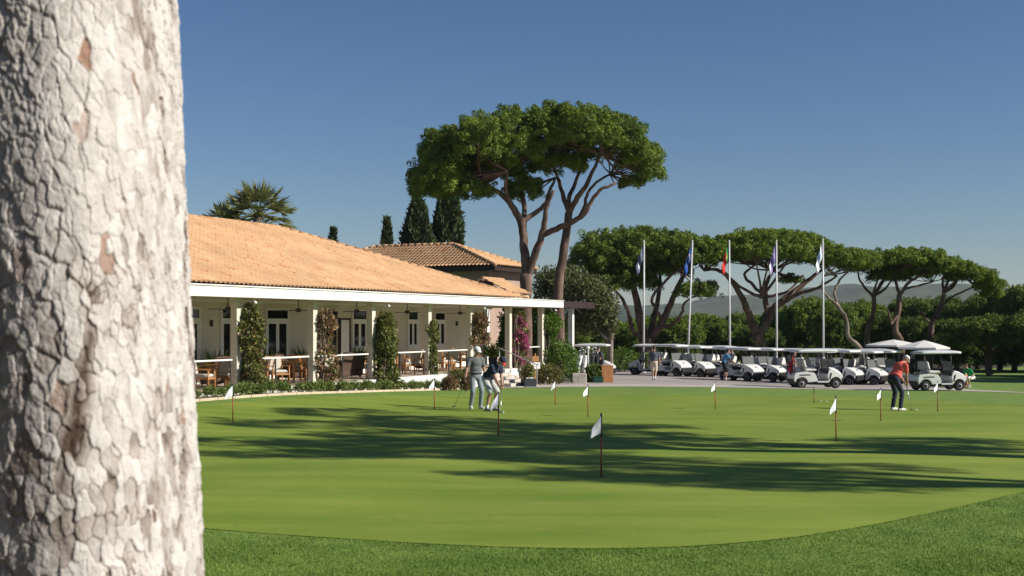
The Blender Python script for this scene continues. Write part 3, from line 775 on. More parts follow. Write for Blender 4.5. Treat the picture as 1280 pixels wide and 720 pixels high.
# ---- tall pair behind the clubhouse
Y1 = 66.0; k1 = Y1 / F
b1 = GX(657, Y1); b1.z -= 0.05
pine('stone_pine', 'tall umbrella pine with forked trunk rising behind the white fascia, left of the tall pair', b1,
     [([b1] + pl_(Y1, (657, 400), (657, 372), (658, 343)), [.52, .46, .40, .42]),
      (pl_(Y1, (658, 346), (656, 318), (654, 295, .2), (650, 275, .3), (640, 257, .3), (624, 241, .2), (606, 229, -.3)), [.34, .30, .29, .26, .21, .16, .10]),
      (pl_(Y1, (659, 345), (666, 325, -.2), (673, 307, -.4), (680, 285, -.6), (682, 262, -.9), (692, 238, -1.1)), [.30, .27, .24, .20, .15, .10]),
      (pl_(Y1, (651, 277, .3), (663, 270, .5), (680, 257, .8), (686, 240, 1.2), (694, 222, 1.5)), [.17, .17, .14, .11, .08]),
      (pl_(Y1, (654, 290, .2), (655, 262, 1.), (652, 238, 1.6), (648, 215, 2.)), [.2, .17, .13, .09]),
      (pl_(Y1, (640, 257, .3), (632, 236, -.8), (634, 214, -1.8)), [.16, .12, .08]),
      (pl_(Y1, (680, 293, -.5), (700, 284, -.9), (719, 276, -1.3), (732, 266, -1.6), (738, 253, -1.8), (750, 238, -2.0), (770, 229, -2.)), [.20, .19, .17, .15, .13, .11, .08])],
     [px_lobe(548, 224, Y1 - .5, 41, 42, 2.6), px_lobe(560, 192, Y1 + 1, 40, 36, 3.0), px_lobe(600, 186, Y1 - 1, 44, 49, 3.6), px_lobe(640, 182, Y1 + .5, 45, 52, 3.8), px_lobe(604, 210, Y1 + 2, 52, 26, 2.8), px_lobe(574, 236, Y1, 46, 20, 2.2), px_lobe(655, 238, Y1 + 1.8, 26, 24, 1.6), px_lobe(530, 238, Y1, 22, 18, 1.4)],
     m='pine', bark='barkred', group='tall pair of umbrella pines', puff=0.28, per=70, dens=.85, zmin=-0.45, fill=.12)
b2 = GX(698, Y1 + 1.5); b2.z -= 0.05
pine('stone_pine', 'tall umbrella pine with single slender trunk and wide crown, right of the tall pair', b2,
     [([b2] + pl_(Y1 + 1.5, (698, 400), (698, 372), (700, 343), (704, 316), (709, 287), (711, 266)), [.46, .42, .36, .32, .30, .28, .27]),
      (pl_(Y1 + 1.5, (711, 268), (706, 250), (702, 238, .4), (697, 222, .8), (686, 200, 1.2)), [.20, .17, .14, .12, .08]),
      (pl_(Y1 + 1.5, (711, 267), (722, 247, -.5), (734, 230, -.9), (742, 212, -1.), (752, 192, -1.)), [.20, .18, .15, .12, .08]),
      (pl_(Y1 + 1.5, (711, 268), (712, 245, 1.2), (722, 222, 2.0), (728, 195, 2.5)), [.16, .15, .12, .08]),
      (pl_(Y1 + 1.5, (709, 283), (722, 274, .6), (731, 258, .9), (733, 245, 1.1), (745, 228, 1.5), (763, 218, 1.6)), [.13, .13, .12, .11, .09, .07])],
     [px_lobe(690, 172, Y1 + 1, 46, 46, 3.4), px_lobe(728, 176, Y1, 52, 49, 3.9), px_lobe(768, 182, Y1 + 1.2, 46, 42, 3.4), px_lobe(800, 202, Y1 + 1, 31, 30, 2.5), px_lobe(812, 219, Y1 + .5, 21, 17, 1.6), px_lobe(700, 208, Y1 + 3, 40, 22, 2.2), px_lobe(790, 230, Y1 + 2.2, 20, 12, 1.3)],
     m='pine', bark='barkred', group='tall pair of umbrella pines', puff=0.28, per=70, dens=.76, zmin=-0.22, fill=.08)

# ---- row of umbrella pines behind the car park
YC = 86.0
bC = GX(806, YC)
pine('stone_pine', 'broad dark umbrella pine with fat grey base behind the leftmost flagpole', bC,
     [([bC] + pl_(YC, (807, 440), (808, 422)), [.75, .62, .60]),
      (pl_(YC, (806, 425), (800, 400), (795, 372), (788, 345, .5), (770, 325, .8)), [.42, .36, .30, .22, .12]),
      (pl_(YC, (812, 425), (826, 405, -.5), (838, 380, -.8), (850, 352, -1.), (864, 330, -1.2)), [.38, .32, .26, .20, .10]),
      (pl_(YC, (810, 424), (818, 395, .6), (824, 365, 1.), (826, 338, 1.4)), [.28, .24, .18, .10]),
      (pl_(YC, (804, 424), (790, 412, -.8), (787, 395, -1.3), (778, 375, -1.5), (760, 352, -1.6)), [.22, .2, .17, .14, .08]),
      (pl_(YC, (824, 409, -.5), (842, 405, -1.3), (852, 392, -1.8), (856, 378, -2.), (872, 368, -2.1)), [.17, .15, .13, .10, .06]),
      (pl_(YC, (828, 402, -.5), (820, 385, -1.2), (815, 372, -1.5), (838, 345, -2.), (848, 338, -2.2)), [.16, .14, .13, .11, .07])],
     [px_lobe(760, 322, YC, 46, 34, 2.8), px_lobe(802, 312, YC + 1, 52, 29, 3.6), px_lobe(846, 316, YC, 40, 27, 3.2), px_lobe(868, 324, YC - 1, 24, 22, 2.), px_lobe(756, 352, YC - .5, 32, 34, 2.2), px_lobe(786, 350, YC + 1.5, 36, 34, 2.2), px_lobe(872, 365, YC - 2.2, 24, 15, 1.4), px_lobe(830, 335, YC + 1.5, 30, 24, 2.)],
     m='pine', puff=0.30, per=60, zmin=-0.3)
bD = GX(957, YC)
pine('stone_pine', 'open umbrella pine with spreading bent limbs behind the green and red flag', bD,
     [([bD] + pl_(YC, (953, 440), (946, 416)), [.60, .50, .44]),
      (pl_(YC, (946, 418), (939, 402), (935, 390), (927, 370, -.3), (912, 348, -.6), (896, 337, -.8), (880, 338, -.9)), [.38, .34, .30, .25, .2, .15, .10]),
      (pl_(YC, (948, 420), (960, 400, .3), (969, 384, .4), (988, 369, .6), (1008, 352, .8), (1030, 336, 1.)), [.42, .38, .34, .28, .2, .10]),
      (pl_(YC, (962, 398, .3), (957, 378, .6), (957, 356, .9), (966, 338, 1.2)), [.26, .24, .2, .12]),
      (pl_(YC, (956, 372, .6), (942, 357, .9), (930, 343, 1.1), (944, 331, 1.2)), [.16, .14, .12, .08]),
      (pl_(YC, (978, 378, .5), (1002, 366, -.4), (1022, 360, -.8), (1046, 345, -1.)), [.17, .15, .13, .08]),
      (pl_(YC, (914, 350, -.6), (934, 364, -.9), (952, 372, -1.)), [.1, .13, .15]),
      (pl_(YC, (960, 371, .5), (980, 366, 1.5), (994, 356, 2.2), (1004, 344, 2.6)), [.12, .11, .09, .06])],
     [px_lobe(882, 318, YC - .8, 26, 20, 2.2), px_lobe(912, 313, YC, 32, 20, 2.6), px_lobe(950, 306, YC + .5, 44, 20, 3.6), px_lobe(990, 312, YC + .5, 40, 24, 3.4), px_lobe(1020, 322, YC, 30, 22, 2.4), px_lobe(968, 318, YC - 2, 44, 17, 2.), px_lobe(990, 350, YC + 2.4, 12, 8, .7), px_lobe(936, 322, YC + 2, 34, 15, 2.)],
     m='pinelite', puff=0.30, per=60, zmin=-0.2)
bE = GX(1078, 82)
pine('stone_pine', 'small umbrella pine on a thin leaning pale trunk beside the white flag', bE,
     [([bE] + pl_(82, (1076, 438), (1061, 421), (1057, 398), (1047, 381)), [.24, .21, .18, .16, .15]),
      (pl_(82, (1048, 383), (1036, 372), (1027, 360, -.3), (1030, 345, -.5)), [.13, .11, .09, .06]),
      (pl_(82, (1048, 383), (1043, 366, .4), (1050, 350, .8), (1062, 338, 1.)), [.12, .1, .09, .06])],
     [px_lobe(1052, 326, 82, 28, 17, 2.2), px_lobe(1074, 330, 83, 24, 17, 1.8)],
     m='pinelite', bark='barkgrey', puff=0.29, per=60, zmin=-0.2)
bF = GX(1082, 88)
pine('stone_pine', 'umbrella pine with upright bare trunk between two neighbouring pines, right of the white flag', bF,
     [([bF] + pl_(88, (1083, 432), (1086, 408), (1092, 388), (1092, 370)), [.26, .24, .21, .2, .19]),
      (pl_(88, (1092, 372), (1082, 360), (1074, 349), (1072, 338)), [.13, .11, .09, .06]),
      (pl_(88, (1092, 372), (1100, 355, .5), (1110, 342, .8)), [.12, .1, .07])],
     [px_lobe(1092, 333, 88, 28, 19, 2.2), px_lobe(1110, 345, 87, 22, 18, 1.6)],
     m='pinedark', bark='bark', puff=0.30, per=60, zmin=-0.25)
bG = GX(1128, 85)
pine('stone_pine', 'wide umbrella pine with twisting trunk above the white parasols', bG,
     [([bG] + pl_(85, (1126, 430), (1119, 412), (1122, 392), (1124, 368)), [.34, .30, .26, .24, .21]),
      (pl_(85, (1123, 390), (1114, 405, -.5), (1112, 396, -.9), (1108, 385, -1.2)), [.10, .10, .09, .07]),
      (pl_(85, (1124, 370), (1134, 355, -.4), (1146, 347, -.6), (1160, 342, -.7)), [.15, .13, .11, .07]),
      (pl_(85, (1124, 370), (1120, 352, .5), (1116, 340, .8)), [.15, .12, .08]),
      (pl_(85, (1130, 361), (1150, 357, .8), (1166, 352, 1.2)), [.10, .09, .06])],
     [px_lobe(1120, 326, 85, 32, 15, 2.4), px_lobe(1146, 326, 85.5, 38, 15, 3.), px_lobe(1172, 334, 85, 28, 15, 2.2), px_lobe(1136, 342, 86.5, 24, 11, 1.5)],
     m='pinelite', puff=0.29, per=60, zmin=-0.2)
bHh = GX(1162, 87)
pine('stone_pine', 'rightmost umbrella pine of the row, its lopsided crown reaching right towards the hills', bHh,
     [([bHh] + pl_(87, (1163, 430), (1165, 405), (1174, 388), (1180, 366)), [.30, .27, .23, .2, .17]),
      (pl_(87, (1180, 368), (1184, 354), (1192, 347, .3), (1204, 344, .5)), [.13, .11, .09, .06]),
      (pl_(87, (1166, 405), (1156, 398, -.5), (1153, 390, -.8)), [.10, .08, .05]),
      (pl_(87, (1172, 390), (1190, 371, .8), (1210, 362, 1.), (1228, 356, 1.)), [.11, .09, .07, .05])],
     [px_lobe(1190, 338, 87, 30, 13, 2.4), px_lobe(1215, 346, 87, 26, 13, 2.), px_lobe(1236, 357, 87, 16, 12, 1.3), px_lobe(1240, 367, 87, 10, 8, .9)],
     m='pinelite', puff=0.29, per=60, zmin=-0.2)

# ---- round pines filling the background; four kinds, copied
kinds = []
for kd in range(4):
    lob = [((0, 0, 0.36), (0.94, 0.94, 0.60))]
    for k in range(12 + kd):
        th = 2.4 * k + kd; q = 0.35 + 0.55 * ((k * 37 + kd * 11) % 10) / 10
        lob.append(((q * math.cos(th), q * math.sin(th), 0.40 + 0.30 * (1 - q) + 0.14 * math.sin(k * 2.1 + kd)), (0.32 + 0.08 * math.sin(k), 0.32, 0.24)))
    if kd < 3: lob.append(((0.1, 0, -.15), (0.8, 0.8, 0.42)))
    cm = crown_mesh('crown', lob, puff=0.085, per=34, dens=1.0, zmin=-0.6 if kd < 3 else -.3, lw=(0.7, 0.14), fill=0.1)
    tb = MB(); limb(tb, [(0, 0, -0.62), (0.03, 0, -0.2), (0.0, 0.04, 0.3)], [.085, .07, .06]); limb(tb, [(0.02, 0, -0.1), (0.2, 0.1, 0.15), (0.4, 0.2, 0.42)], [.05, .04, .03]); limb(tb, [(0.02, 0, -0.05), (-0.2, -0.1, 0.15), (-0.42, -0.1, 0.42)], [.05, .04, .03])
    kinds.append((cm, tb.mesh('trunk')))
back_trees = [  # px, top row, crown radius in px, distance, tone, what it stands by
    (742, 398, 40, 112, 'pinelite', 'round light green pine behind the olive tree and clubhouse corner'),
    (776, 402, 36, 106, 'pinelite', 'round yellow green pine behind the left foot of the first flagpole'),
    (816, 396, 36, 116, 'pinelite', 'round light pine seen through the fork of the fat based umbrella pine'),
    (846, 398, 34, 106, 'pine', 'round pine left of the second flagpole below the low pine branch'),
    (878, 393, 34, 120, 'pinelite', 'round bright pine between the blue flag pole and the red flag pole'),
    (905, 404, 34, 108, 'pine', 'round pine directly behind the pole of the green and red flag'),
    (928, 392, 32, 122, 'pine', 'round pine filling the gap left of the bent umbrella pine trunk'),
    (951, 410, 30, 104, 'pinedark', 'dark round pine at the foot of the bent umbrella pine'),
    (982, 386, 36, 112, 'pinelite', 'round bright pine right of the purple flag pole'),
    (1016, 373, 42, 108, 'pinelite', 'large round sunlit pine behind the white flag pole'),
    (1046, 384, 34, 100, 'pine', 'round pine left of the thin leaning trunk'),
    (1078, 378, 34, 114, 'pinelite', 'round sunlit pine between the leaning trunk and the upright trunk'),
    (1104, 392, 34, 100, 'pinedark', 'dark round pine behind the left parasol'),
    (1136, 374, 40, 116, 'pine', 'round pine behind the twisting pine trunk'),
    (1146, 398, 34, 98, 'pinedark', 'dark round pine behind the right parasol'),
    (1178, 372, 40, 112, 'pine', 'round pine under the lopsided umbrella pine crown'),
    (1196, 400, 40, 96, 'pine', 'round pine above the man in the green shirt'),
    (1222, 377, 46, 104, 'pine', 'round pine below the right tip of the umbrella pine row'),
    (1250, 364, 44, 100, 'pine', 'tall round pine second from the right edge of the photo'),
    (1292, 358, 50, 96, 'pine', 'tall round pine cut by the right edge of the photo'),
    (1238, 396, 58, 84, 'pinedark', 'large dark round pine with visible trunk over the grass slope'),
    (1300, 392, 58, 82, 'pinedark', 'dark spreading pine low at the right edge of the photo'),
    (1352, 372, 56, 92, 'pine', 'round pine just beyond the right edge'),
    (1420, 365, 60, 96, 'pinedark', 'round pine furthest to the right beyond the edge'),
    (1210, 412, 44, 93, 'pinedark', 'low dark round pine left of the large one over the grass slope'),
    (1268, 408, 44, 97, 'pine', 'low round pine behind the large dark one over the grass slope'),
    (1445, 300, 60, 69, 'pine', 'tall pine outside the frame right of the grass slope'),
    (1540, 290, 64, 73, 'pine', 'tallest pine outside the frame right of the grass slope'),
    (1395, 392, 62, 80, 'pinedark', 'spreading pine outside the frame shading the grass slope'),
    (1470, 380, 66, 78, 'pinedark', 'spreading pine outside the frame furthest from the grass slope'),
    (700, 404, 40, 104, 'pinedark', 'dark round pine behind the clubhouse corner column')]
for i, (px, py, rp, Y, tone, lab) in enumerate(back_trees):
    g = GX(px, Y); top = Wp(px, py, Y).z; r = rp * Y / F; hgt = top - g.z
    sz = hgt / 1.58
    root = empty('round_pine', (g.x, g.y, g.z + 0.62 * sz), i * 1.7, lab, 'pine tree', 'round pines behind the car park')
    cm, tm = kinds[3 if px in (1238, 1300) else i % 3]
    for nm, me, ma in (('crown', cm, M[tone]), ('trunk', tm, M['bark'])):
        if i >= 4 or True:
            me = me.copy() if False else me
        o = bpy.data.objects.new(nm, me); COL.objects.link(o); o.parent = root; o.scale = (r, r, sz)
        if len(me.materials) == 0: me.materials.append(None)
        o.material_slots[0].link = 'OBJECT'; o.material_slots[0].material = ma
for i, (x, y, r, hg, lab) in enumerate([(-6.2, 0.2, 3.2, 5.5, 'added bushy pine left of the big foreground trunk, unseen, blocking sky light'), (-4.2, -5.5, 3.4, 6.0, 'added bushy pine behind the camera on the left, unseen, blocking sky light'), (1.6, -6.6, 3.2, 6.2, 'added bushy pine straight behind the camera, unseen, blocking sky light'), (7.0, -9.0, 3.6, 6.0, 'added bushy pine behind the camera on the right, unseen, blocking sky light')]):  # unseen pines added to block sky fill and shade the ground round the trunk
    g = Vector((x, y, float(G(x, y)))); sz = hg / 1.7; root = empty('round_pine', (x, y, g.z + .62 * sz), i * 1.3, lab, 'pine tree', 'added bushy pines blocking sky light round the camera')
    for nm, me, ma in (('crown', kinds[i % 3][0], M['pine']), ('trunk', kinds[i % 3][1], M['bark'])):
        o = bpy.data.objects.new(nm, me); COL.objects.link(o); o.parent = root; o.scale = (r, r, sz); o.material_slots[0].link = 'OBJECT'; o.material_slots[0].material = ma
M['litter'] = mat('shade_dark_litter', (0.030, 0.026, 0.012), 1.0, (0.060, 0.050, 0.020), 0.8, 8, 0.5, 6)  # ground colour darkened to stand in for shade under the back pines
sheet('added_bounce_litter', [Vector((x, -14, 0)) for x in np.linspace(-12, 8, 12)], [Vector((x, 7.2 + .5 * math.sin(x * 1.3), 0)) for x in np.linspace(-12, 8, 12)], 30, 30, .012, mat('added_bounce_litter', (0.13, 0.095, 0.065), 1.0, (0.21, 0.16, 0.115), 3, 8, .5, 12))  # unseen brown ground added so neutral light bounces onto the big trunk
sheet('shade_toned_floor', [Vector((x, 93 + 1.5 * math.sin(x * .35), 0)) for x in np.linspace(2, 31, 30)], [Vector((x, 131, 0)) for x in np.linspace(2, 60, 30)], 60, 40, 0.02, M['litter'])  # dark sheet over the lawn, painting in the shade below the trees
# far wood beyond the individual trees
fw = []
for k in range(1500):
    x = RNG.uniform(-160, 330); y = RNG.uniform(135, 300); 
    fw.append((x, y, -1.9 + RNG.uniform(.2, 2.2) + 0.004 * (y - 130)))
fw = np.array(fw); Cs = np.concatenate([fw + RNG.normal(size=fw.shape) * (1.6, 1.6, 0.5) for _ in range(7)])
V, Fq, T = puffs(Cs, RNG.uniform(.8, 1.7, len(Cs)), 14, 0.4, (0.8, 0.3))
tag(link('far_wood', mesh_np('far_wood', V, Fq, T), M['pine']), kind='stuff')

# ---- cypresses
def cypress(px, top, wpx, Y, lab, taper=1.0):
    g = GX(px, Y); zt = Wp(px, top, Y).z; hh = zt - g.z; R_ = wpx * Y / F / 2
    root = empty('cypress', g, random.uniform(0, 6), lab, 'cypress tree', 'cypresses behind the clubhouse roof')
    n = int(hh * R_ * 2 * PI * 110) ; z = RNG.uniform(0.05, 1, n) ; th = RNG.uniform(0, 2 * PI, n)
    prof = np.clip(np.minimum(1.0, (1 - z) ** (0.75 * taper) * 1.7) * (0.75 + 0.25 * np.minimum(1, z * 6)), 0.02, 1)
    rr = R_ * prof * (1 + 0.16 * np.sin(th * 5 + z * 9) + 0.10 * np.sin(th * 9 - z * 23)) * RNG.uniform(0.72, 1.05, n)
    P = np.stack([rr * np.cos(th), rr * np.sin(th), z * hh], 1)
    D = np.stack([np.cos(th) * .45, np.sin(th) * .45, np.full(n, 1.0)], 1) + RNG.normal(size=(n, 3)) * 0.28
    clump = (np.sin(th * 7 + z * 40) * 0.5 + 0.5) * 0.6 + 0.4 * RNG.uniform(0, 1, n)
    V, Fq, T = leaves(P, D, 0.42, 0.19, 0.4, clump)
    link('crown', mesh_np('crown', V, Fq, T), M['cypress'], root)
    mb = MB(); limb(mb, [(0, 0, 0), (0, 0, hh * .5), (0, 0, hh * .93)], [R_ * .22, R_ * .15, .02]); mb.build('trunk', M['barkgrey'], root)
cypress(416.5, 289, 10, 82, 'small slim cypress tip showing above the main roof hip')
cypress(483.5, 276, 20, 86, 'narrow pointed cypress left of the two wide ones')
cypress(522, 249, 47, 88, 'wide cone shaped cypress behind the annexe roof', 0.85)
cypress(560.5, 238, 33, 90, 'tall columnar cypress partly hidden by the big pine crown', 0.5)

# ---- fan palms
def palm(px, cy, rpx, Y, lab, n=34):
    g = GX(px, Y); cz = Wp(px, cy, Y).z - g.z; R_ = rpx * Y / F
    root = empty('fan_palm', g, 0, lab, 'palm tree', 'fan palms behind the main roof')
    tr = MB(); tr.tube([(0, 0, 0), (0.05, 0, cz * .5), (0, 0, cz)], [.30, .22, .24], 12); tr.build('trunk', M['barkgrey'], root)
    parts = []; pet = MB()
    for k in range(n):
        az = k * 2.39996; el = 1.45 - 2.0 * (k / n) ** 0.9 + random.uniform(-.1, .1)
        d = Vector((math.cos(az) * math.cos(el), math.sin(az) * math.cos(el), math.sin(el)))
        pl = R_ * random.uniform(.46, .56); side = d.cross(Vector((0, 0, 1))); side = side.normalized() if side.length > .05 else Vector((1, 0, 0)); upv = side.cross(d)
        c0 = Vector((0, 0, cz)) + d * .12; c1 = c0 + d * pl + Vector((0, 0, -.04 * R_))
        pet.tube([c0, c0.lerp(c1, .5) + upv * .05, c1], [.03, .022, .016], 5)
        nl = 24; P = []; Dd = []
        for j in range(nl):
            a = (j / (nl - 1) - .5) * 2.7; ld = d * math.cos(a) + side * math.sin(a) + upv * (0.12 - .25 * abs(math.sin(a)))
            ld = ld - Vector((0, 0, 0.25)) * random.uniform(.2, 1)
            P.append(c1); Dd.append(ld)
        parts.append(leaves(np.array([tuple(p) for p in P]), np.array([tuple(p) for p in Dd]), R_ * .52, 0.10, .18, np.full(nl, random.uniform(0, 1))))
    pet.build('petioles', M['palm'], root)
    V, Fq, T = merge(parts); link('fronds', mesh_np('fronds', V, Fq, T), M['palm'], root)
palm(322, 272, 48, 62, 'fan palm with full head of fronds rising over the main roof ridge', 36)
palm(281, 282, 30, 66, 'lower fan palm just peeping over the ridge beside the fuller palm', 26)

# ---- olive-like tree at the end of the clubhouse
bO = GX(763, 70)
root = empty('olive_tree', bO, 0, 'grey green leafy tree with slim trunk beside the brown pergola end', 'tree')
mb = MB(); o = bO
limb(mb, [Vector((0, 0, 0))] + [p - o for p in pl_(70, (763, 430), (765, 412), (768, 400))], [.20, .17, .14, .11]); limb(mb, [p - o for p in pl_(70, (764, 420), (752, 395), (742, 370))], [.13, .10, .05]); limb(mb, [p - o for p in pl_(70, (766, 408), (758, 380), (755, 360))], [.10, .08, .05]); limb(mb, [p - o for p in pl_(70, (760, 425), (725, 390), (690, 355))], [.10, .08, .04])
mb.build('trunk', M['barkgrey'], root)
parts = []
for px, py, rx, ry, Y in [(684, 355, 22, 28, 71), (706, 362, 30, 34, 70.5), (735, 362, 28, 26, 70), (752, 382, 26, 32, 70), (738, 402, 24, 26, 70.5), (762, 405, 14, 24, 70), (716, 345, 20, 18, 71.5), (725, 398, 26, 26, 71)]:
    (c, r) = px_lobe(px, py, Y, rx, ry); n = int(2600 * rx * ry / 800)
    C = lobe_points(np.array(c) - np.array(o), r, n, -0.9, (0.35, 1.05), 0.15); D = unit(len(C)) + np.array([0, 0, .5])
    cl = np.clip(np.sin(C[:, 0] * 5) * np.cos(C[:, 2] * 6 + C[:, 1] * 3) * .5 + .5 + RNG.normal(size=len(C)) * .15, 0, 1)
    parts.append(leaves(C, D, 0.24, 0.085, .4, cl))
V, Fq, T = merge(parts); link('crown', mesh_np('crown', V, Fq, T), M['olive'], root)

# ---- pines out of the frame to the right, whose shadows cross the green
def shade_pine(x, y, h, lobes, lab, lean=0.0):
    g = Vector((x, y, float(G(x, y)))); T = [g, g + Vector((lean * .3, 0, h * .4)), g + Vector((lean, 0.1, h * .78))]
    tl = [(T, [.42, .36, .28])]
    for c, r in lobes:
        e = g + Vector(c); tl.append(([T[2] - Vector((0, 0, 1.2)), T[2].lerp(e, .5) - Vector((0, 0, .2)), e - Vector((0, 0, r[2] * .4))], [.20, .13, .06]))
    pine('stone_pine', lab, g, tl, [(tuple(g + Vector(c)), r) for c, r in lobes], puff=0.40, per=26, dens=0.58, lw=(.7, .12), zmin=-0.3, fill=0.1, group='pines shading the green')
shade_pine(17.6, 18.3, 13.6, [((-2.2, 2.0, 10.6), (2.2, 1.5, .8)), ((.2, -1.4, 11.4), (2.4, 1.0, .8)), ((1.0, 4.4, 11.8), (2.4, 1.6, .8)), ((3.4, 1.4, 11.2), (2.2, 1.4, .8)), ((2.4, -.4, 13.0), (2.2, 1.2, .8)), ((-1.2, 6.2, 11.2), (2.0, 1.5, .7)), ((4.6, 3.6, 12.6), (2.0, 1.2, .8)), ((-3.6, .2, 10.4), (1.8, .9, .6)), ((-2.6, -2.4, 11.2), (2.2, .9, .7)), ((-2.8, -.6, 12.6), (2.2, 1.0, .7)), ((.6, -2.9, 12.2), (2.0, .7, .7)), ((-3.2, 8.2, 11.6), (1.6, 1.4, .6)), ((-2.0, 4.2, 12.4), (2.2, 1.2, .7))], 'tall umbrella pine standing right of the frame beside the green', .5)
shade_pine(24.3, 12.2, 13.8, [((-2.6, .9, 11.9), (2.0, .8, .7)), ((.2, -.8, 12.7), (2.2, .8, .7)), ((1.6, .9, 13.1), (2.2, .9, .7)), ((-.6, 1.9, 13.7), (2.2, .8, .7)), ((-4.2, .4, 11.7), (1.5, .6, .5)), ((-2.4, 2.6, 12.8), (2.0, .8, .6))], 'umbrella pine standing nearest the camera right of the frame', .6)
shade_pine(25.8, 17.8, 12.0, [((-2.0, .2, 10.2), (1.9, .7, .6)), ((1.2, -1.0, 11.4), (2.0, .7, .6)), ((1.8, 1.2, 11.8), (1.8, .8, .7)), ((-4.6, 1.0, 9.8), (1.6, .6, .6))], 'umbrella pine furthest right of the frame', .4)

# ================================================================== FOREGROUND TRUNK
def big_trunk():
    Yt = 2.6; bx = (64 - 640) / F * Yt; zg = float(G(bx, Yt)); base = Vector((bx, Yt, zg))
    root = empty('foreground_pine', base, 0, 'huge pale plated pine trunk filling the left edge in the foreground', 'pine tree', None)
    zlo, zhi = 0.9, 2.95                    # finely modelled stretch (heights above its foot)
    zs = np.concatenate([np.linspace(-0.2, zlo, 40)[:-1], np.linspace(zlo, zhi, 760), np.linspace(zhi, 8.6, 90)[1:]])
    nt_ = 1150; th = np.linspace(0, 2 * PI, nt_, endpoint=False)
    TH_, Z_ = np.meshgrid(th, zs)
    R0 = 0.236
    def rad(t, z):
        """slightly squared section, swelling to the foot and narrowing upward"""
        a = t - math.radians(-62)
        q = t - math.radians(-60) + PI / 4
        sh = 1.06 / (np.abs(np.cos(q)) ** 4.2 + np.abs(np.sin(q)) ** 4.2) ** (1 / 4.2) + 0.018 * np.cos(5 * t + z) + .012 * np.sin(3 * t - 1.3 * z)
        return R0 * sh * (1 + 0.30 * np.exp(-(z + .1) / 0.35)) * (1 - 0.045 * (z - 2.0)) 
    lean = -0.037 * (Z_ - 2.0)
    # bark: thin flakes in two overlapping layers, with ragged edges and narrow crevices
    U = TH_ * R0; per = 2 * PI * R0
    def vnoise(x, y, sd):
        x0 = np.floor(x).astype(int); y0 = np.floor(y).astype(int); fx = x - x0; fy = y - y0; fx = fx * fx * (3 - 2 * fx); fy = fy * fy * (3 - 2 * fy)
        hs = lambda i, j: (np.sin(i * 127.1 + j * 311.7 + sd * 74.7) * 43758.5453) % 1.0
        return (hs(x0, y0) * (1 - fx) + hs(x0 + 1, y0) * fx) * (1 - fy) + (hs(x0, y0 + 1) * (1 - fx) + hs(x0 + 1, y0 + 1) * fx) * fy
    def fbm(sx, sy, sd, o=4):
        return sum(vnoise(U * sx * 2 ** k, Z_ * sy * 2 ** k, sd + k) * 0.5 ** (k + 1) for k in range(o))
    wu = (fbm(38, 24, 3, 5) - .47) * 0.024; wz = (fbm(38, 24, 9, 5) - .47) * 0.036
    def flakes(cw, chh, sd):
        ncu = max(3, int(round(per / cw))); cw = per / ncu; Uw = U + wu; Zw = Z_ + wz
        hsh = lambda i, j, s: (np.sin((i % ncu) * 127.1 + j * 311.7 + (s + sd) * 74.7) * 43758.5453) % 1.0
        iu = np.floor(Uw / cw).astype(int); iz = np.floor(Zw / chh).astype(int)
        d1 = np.full(U.shape, 9.0); d2 = d1.copy(); idr = np.zeros(U.shape); cu = np.zeros(U.shape); cz = np.zeros(U.shape)
        for di in (-2, -1, 0, 1, 2):
            for dj in (-1, 0, 1):
                i = iu + di; j = iz + dj
                x = (i + 0.95 * hsh(i, j, 1)) * cw; z = (j + 0.95 * hsh(i, j, 2)) * chh
                d = np.sqrt(((Uw - x) / cw) ** 2 + ((Zw - z) / chh) ** 2) / (0.7 + 0.6 * hsh(i, j, 5)); b = d < d1
                d2 = np.where(b, d1, np.minimum(d2, d)); idr = np.where(b, hsh(i, j, 3), idr); cu = np.where(b, (Uw - x) / cw, cu); cz = np.where(b, (Zw - z) / chh, cz); d1 = np.where(b, d, d1)
        return d2 - d1, idr, cu, cz
    def ss(x): x = np.clip(x, 0, 1); return x * x * (3 - 2 * x)
    e1, id1, cu1, cz1 = flakes(0.020, 0.046, 0); e2, id2, cu2, cz2 = flakes(0.0085, 0.020, 20); e3, id3, cu3, cz3 = flakes(0.042, 0.13, 40)
    lv1 = np.sin(id1 * 971.3) * .5 + .5; lv2 = np.sin(id2 * 613.7) * .5 + .5; lv3 = np.sin(id3 * 431.9) * .5 + .5
    broad = fbm(5, 3, 31, 3)
    crk = (1 - ss(e1 / 0.16)) * ss((fbm(10, 5, 17, 3) - .36) * 6)              # crevices only along some edges
    fur = np.clip(1 - np.abs(((U * 2.7 + 0.5 * fbm(4, 3, 55, 3)) % 1.0) - 0.5) / 0.07, 0, 1) * ss((fbm(3, 1.6, 61, 2) - .36) * 7)
    small = ss((fbm(7, 5, 71, 3) - .40) * 8)                                  # patches broken into small scales
    h = 0.0030 * lv3 + 0.0036 * lv1 + 0.0026 * lv2 * np.clip(small + .35, 0, 1) + 0.0026 * (-cu1 * (.6 + .5 * np.sin(id1 * 57)) - cz1 * .7) + 0.0014 * (-cu2 * .6 - cz2) * (.45 + small)
    h += 0.006 * broad - 0.0022 * crk - 0.004 * fur + 0.0018 * (fbm(90, 50, 81, 5) - .47) + RNG.normal(size=h.shape) * 0.00035
    h *= 0.82
    gone = ss((id1 < 0.012) * ss(e1 / .25))
    h -= 0.004 * gone
    lev = lv1; edge = ss(e1 / .16); idr = id1
    Rr = rad(TH_, Z_) + h
    V = np.stack([Rr * np.cos(TH_) + lean, Rr * np.sin(TH_), Z_], -1).reshape(-1, 3)
    nz_ = len(zs); idx = np.arange(nz_ * nt_).reshape(nz_, nt_); nx_ = np.roll(idx, -1, 1)
